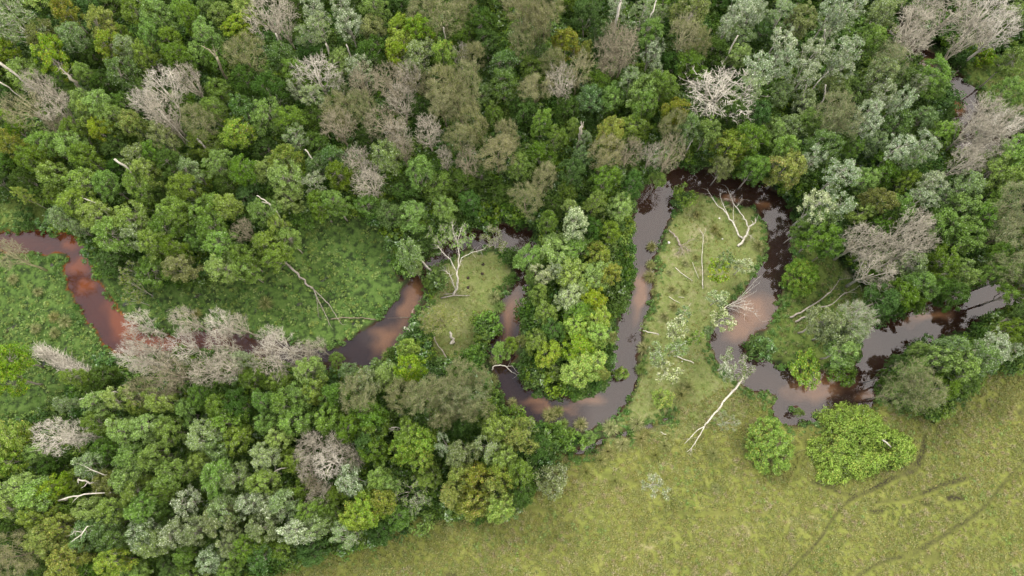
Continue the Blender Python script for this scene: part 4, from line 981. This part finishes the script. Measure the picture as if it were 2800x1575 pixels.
TUS = [(1782,674,17,'sedge'),(1779,724,16,'sedge'),(1777,757,21,'sedge'),(1788,800,12,'sedge'),(1759,953,21,'sedge'),(1785,960,18,'sedge'),(1951,630,16,'sedge'),(1904,590,14,'dry'),(1994,706,12,'sedge'),
 (1900,706,12,'sedge'),(1871,721,12,'sedge'),(1828,746,10,'sedge'),(1835,793,14,'sedge'),(1840,840,15,'sedge'),(1813,866,15,'sedge'),(2070,674,20,'sedge'),(1867,800,10,'dry'),(1965,645,12,'dry'),
 (1364,838,22,'herb'),(1350,815,20,'sedge'),(1503,1135,24,'sedge'),(1525,1125,20,'sedge'),(1405,1120,20,'sedge'),(1588,1160,22,'sedge'),(1400,1100,16,'sedge'),(1668,1170,26,'sedge'),(1740,1160,24,'sedge'),(1765,1185,20,'dry'),
 (1860,1080,24,'dry'),(1880,1060,22,'sedge'),(1660,1235,22,'dry'),(1700,1215,22,'sedge'),(1750,1200,24,'sedge'),(1345,1040,22,'sedge'),(1060,975,20,'sedge'),(1055,1010,20,'sedge'),(1350,985,16,'sedge'),
 (1750,1010,18,'herb'),(1720,1010,0,'herb'),(1945,1240,18,'dry'),(1952,1332,14,'dry'),(1815,1220,20,'dry'),(1790,1245,18,'dry'),(1640,1260,22,'dry'),(1600,1290,20,'dry'),(1680,1315,16,'dry'),
 (40,765,18,'sedge'),(105,798,16,'sedge'),(150,868,18,'sedge'),(180,880,22,'sedge'),(100,900,18,'sedge'),(150,910,18,'sedge'),(727,830,24,'sedge'),(540,860,18,'sedge'),(1700,875,0,'herb'),(1540,1160,18,'herb')]
tl = []
for i, (a, b, r, k) in enumerate(TUS):
    if r == 0: continue
    p = P(a, b, .4); root = empty('sedge_tussock', (p.x, p.y, max(float(hgt(p.x, p.y)), 0)-.02), i*1.3)
    o = obj('blades', TMS[i % 4], root); s = r*mpp(a, b)*1.15; o.scale = (s, s, min(1.1, s*.9)); set_mat(o, GRASSM['field' if k == 'dry' else k])
    c_ = obj('root_clump', CORM[i % 2], root); c_.scale = (s, s, 1)
    root['category'] = 'tussock'; root['group'] = 'sedge tussocks in and beside the creek'
    tl.append(dict(o=root, px=a, py=b, label=None, look={'sedge': 'green-brown spiky sedge tussock', 'dry': 'yellow-green grass tussock', 'herb': 'bright green leafy tussock'}[k]))
label_items(tl)

# ------------------------------------------------------------------ ground cover (stuff): points + instancing
def scatter_obj(name, pts, protos, smin, smax, label, seed, tilt=.15, zscale=None):
    r = np.random.default_rng(seed); n = len(pts)
    me = bpy.data.meshes.new(name); me.vertices.add(n); me.vertices.foreach_set('co', np.asarray(pts, np.float32).ravel()); me.update()
    rot = np.stack([r.normal(size=n)*tilt, r.normal(size=n)*tilt, r.uniform(0, 6.283, n)], -1).astype(np.float32)
    sc = r.uniform(smin, smax, n).astype(np.float32)
    a = me.attributes.new('rot', 'FLOAT_VECTOR', 'POINT'); a.data.foreach_set('vector', rot.ravel())
    a = me.attributes.new('scl', 'FLOAT', 'POINT'); a.data.foreach_set('value', sc)
    a = me.attributes.new('idx', 'INT', 'POINT'); a.data.foreach_set('value', r.integers(0, len(protos), n).astype(np.int32))
    o = obj(name, me); tag(o, label, 'plants', kind='stuff')
    ng = bpy.data.node_groups.new(name, 'GeometryNodeTree')
    ng.interface.new_socket('Geometry', in_out='INPUT', socket_type='NodeSocketGeometry')
    ng.interface.new_socket('Geometry', in_out='OUTPUT', socket_type='NodeSocketGeometry')
    gi = ng.nodes.new('NodeGroupInput'); go = ng.nodes.new('NodeGroupOutput')
    m2p = ng.nodes.new('GeometryNodeMeshToPoints'); ng.links.new(gi.outputs[0], m2p.inputs[0])
    iop = ng.nodes.new('GeometryNodeInstanceOnPoints'); ng.links.new(m2p.outputs[0], iop.inputs['Points'])
    jn = ng.nodes.new('GeometryNodeJoinGeometry')
    for pr in protos[::-1]:
        oi = ng.nodes.new('GeometryNodeObjectInfo'); oi.inputs['Object'].default_value = pr; oi.inputs['As Instance'].default_value = True
        ng.links.new(oi.outputs['Geometry'], jn.inputs[0])
    ng.links.new(jn.outputs[0], iop.inputs['Instance']); iop.inputs['Pick Instance'].default_value = True
    def na(nm, t, idx):
        x = ng.nodes.new('GeometryNodeInputNamedAttribute'); x.data_type = t; x.inputs['Name'].default_value = nm; return x.outputs[0]
    ng.links.new(na('idx', 'INT', 0), iop.inputs['Instance Index'])
    ng.links.new(na('rot', 'FLOAT_VECTOR', 0), iop.inputs['Rotation'])
    ng.links.new(na('scl', 'FLOAT', 0), iop.inputs['Scale'])
    ng.links.new(iop.outputs[0], go.inputs[0])
    md = o.modifiers.new('scatter', 'NODES'); md.node_group = ng
    return o

def proto_obj(name, ac, m):
    return bpy.data.objects.new(name, ac.mesh(name, m))

def tuft(seed, n, rad, h, wd, m):
    ac = Acc(); blades(ac, n, rad, h, wd, np.random.default_rng(seed)); return proto_obj('tuft', ac, m)
def herb(seed, n, rad, h, L, W, m, up=.8):
    r = np.random.default_rng(seed); ac = Acc(); d = nrm(r.normal(size=(n, 3))+[0, 0, .3]); d[:, 2] = np.abs(d[:, 2])
    pos = d*np.array([rad, rad, h])*r.uniform(.6, 1, (n, 1)); leaves(ac, pos, d*.5+[0, 0, up]+r.normal(size=(n, 3))*.35, L, W, r)
    return proto_obj('herb', ac, m)

def rand_pts(n, zone=None, seed=0, wmin=.25, wmax=1e9, box=(-112, 112, -22, 83), dens=None):
    r = np.random.default_rng(seed)
    x = r.uniform(box[0], box[1], n); y = r.uniform(box[2], box[3], n)
    wd = wdat(x, y); k = (wd > wmin) & (wd < wmax)
    px, py = to_px(x, y)
    k &= (px > -250) & (px < 3050) & (py > -220) & (py < 1800)
    pxj = px + (vnoise(x, y, 2.5, 3)-.5)*36; pyj = py + (vnoise(x, y, 2.5, 4)-.5)*36
    if zone is not None:
        z = np.zeros(n, bool)
        for q in zone: z |= in_poly(pxj, pyj, ZONES[q] if isinstance(q, str) else q)
        k &= z
    if dens is not None: k &= dens(x, y, px, py, r)
    x, y = x[k], y[k]
    return np.stack([x, y, hgt(x, y)], -1)

notfield = lambda x, y, px, py, r: ~np.any([in_poly(px, py, z) for z in noz], axis=0)
def mudfree(x, y):
    i = np.clip(np.searchsorted(gx, x), 1, nx-1); j = np.clip(np.searchsorted(gy, y), 1, ny-1); return (mud[j, i] < .16) & (sand[j, i] < .5)
NOMUD = lambda x, y, px, py, r: mudfree(x, y) & (r.random(len(x)) < .35+.65*vnoise(x, y, 2.2, 31))

fieldt = [tuft(1, 16, .30, .16, .020, GRASSM['field']), tuft(2, 14, .24, .20, .020, GRASSM['field']), tuft(3, 18, .34, .14, .022, GRASSM['field'])]
scatter_obj('meadow_grass', rand_pts(300000, ['field'], 1, dens=NOMUD), fieldt, .7, 1.5, 'yellow-green rough grass covering the meadow at the lower right', 1)
dryt = [tuft(5, 26, .5, .32, .016, GRASSM['dry']), tuft(6, 22, .42, .38, .016, GRASSM['dry'])]
scatter_obj('dry_grass', rand_pts(26000, ['field'], 2, dens=lambda x, y, px, py, r: mudfree(x, y) & (vnoise(x, y, 3.5, 33)*.6+vnoise(x, y, 11, 34)*.4 > .50)), dryt, .5, 1.2, 'straw-coloured dry grass clumps scattered over the meadow', 2)
herbf = [herb(7, 26, .42, .25, .20, .4, GRASSM['herb']), herb(8, 22, .35, .3, .18, .4, GRASSM['herb'])]
scatter_obj('meadow_herbs', rand_pts(34000, ['field'], 3, dens=lambda x, y, px, py, r: mudfree(x, y) & (vnoise(x, y, 3, 35)*.55+vnoise(x, y, 9, 36)*.45+(px-1400)/9000 > .66)), herbf, .5, 1.3, 'bright green leafy weeds in patches over the meadow', 3)
islt = [tuft(11, 14, .22, .09, .018, GRASSM['field']), tuft(12, 12, .26, .08, .018, GRASSM['field']), tuft(13, 12, .26, .08, .018, GRASSM['herb'])]
scatter_obj('island_grass', rand_pts(150000, ['island', 'islet'], 4, dens=NOMUD), islt, .6, 1.3, 'short smooth grass covering the island inside the creek loop and the islet', 4)
mh = [herb(13, 34, .42, .30, .22, .55, GRASSM['herb']), herb(14, 30, .36, .26, .20, .6, GRASSM['herb']), herb(15, 30, .40, .34, .24, .5, GRASSM['bank'])]
scatter_obj('marsh_plants', rand_pts(150000, ['marsh', 'marsh2', 'leftcl'], 5, wmin=-.15, dens=lambda x, y, px, py, r: vnoise(x, y, .75, 41)*.55+vnoise(x, y, 3.2, 42)*.45 > .38+.1*r.random(len(x))), mh, .35, .85, 'dense bright green floating marsh plants with dark wet gaps', 5)
bh = [herb(16, 40, .45, .45, .26, .4, GRASSM['bank']), herb(17, 36, .40, .38, .24, .42, GRASSM['bank'])]
BANKZ = [[(1570,1090),(1640,1010),(1690,900),(1690,700),(1690,600),(1720,600),(1745,690),(1735,800),(1690,900),(1680,1000),(1640,1080),(1560,1110),(1450,1090),(1460,1060)]]
scatter_obj('bank_plants', rand_pts(90000, None, 6, wmin=-.25, wmax=1.1, dens=lambda x, y, px, py, r: vnoise(x, y, 2.6, 43) > .28), bh, .5, 1.15, 'dark green leafy plants lining the creek banks', 6, tilt=.25)
scatter_obj('peninsula_reeds', rand_pts(260000, BANKZ, 7, wmin=-.6), bh, .5, 1.1, 'thick low leafy plants along the right edge of the wooded peninsula', 7, tilt=.25)
gh = [herb(18, 30, .45, .35, .22, .4, GRASSM['herb']), tuft(19, 22, .5, .4, .02, GRASSM['sedge']), herb(20, 30, .40, .40, .22, .4, GRASSM['bank'])]
scatter_obj('clearing_plants', rand_pts(150000, ['glade', 'upmead'], 8, dens=lambda x, y, px, py, r: r.random(len(x)) < .3+.7*vnoise(x, y, 2, 44)), gh, .4, 1.0, 'mixed low grass and weeds in the small clearings on the right bank', 8)
us = []
for i in range(4):
    _, _, c_ = make_tree(300+i, 'bush', Hh=2.2, R=1.3, Nc=16, rc=.42, nleaf=46, L=.25, W=.55, zc=.5, hz=.4, nl=3, rt=.05)
    us.append(proto_obj('understorey_bush', c_, (LM['dark'], LM['dark'], LM['mid'], LM['blue'])[i]))
scatter_obj('understorey', rand_pts(30000, None, 9, wmin=.9, dens=notfield), us, .6, 1.35, 'dark green understorey bushes filling the shaded forest floor', 9)
# woods that go on beyond the picture, one mass
wd_ = []
for i in range(3):
    tr, br, c_ = make_tree(400+i, 'broad', Hh=10, R=3.2, Nc=26, rc=.85, nleaf=60, L=.42, W=.6)
    tr.add(np.concatenate(c_.v), np.concatenate(c_.q)); wd_.append(proto_obj('wood_tree', tr, LM['mid']))
r = np.random.default_rng(77); x = r.uniform(-190, 190, 5200); y = r.uniform(-60, 190, 5200); px, py = to_px(x, y)
pxt, pyt = to_px(x*1.08, y*1.08)
k = ((px < -110) | (px > 2910) | (py < -110)) & (y > -26+np.abs(x)*.0) & ~((x > -30) & (y < 8) & (px > 500)) & (wdat(x, y) > 1.5) & ~((px > 2700) & (py > 900))
scatter_obj('surrounding_woodland', np.stack([x[k], y[k], hgt(x[k], y[k])], -1), wd_, .8, 1.25, 'unbroken woodland going on beyond the edges of the view', 10, tilt=.04)
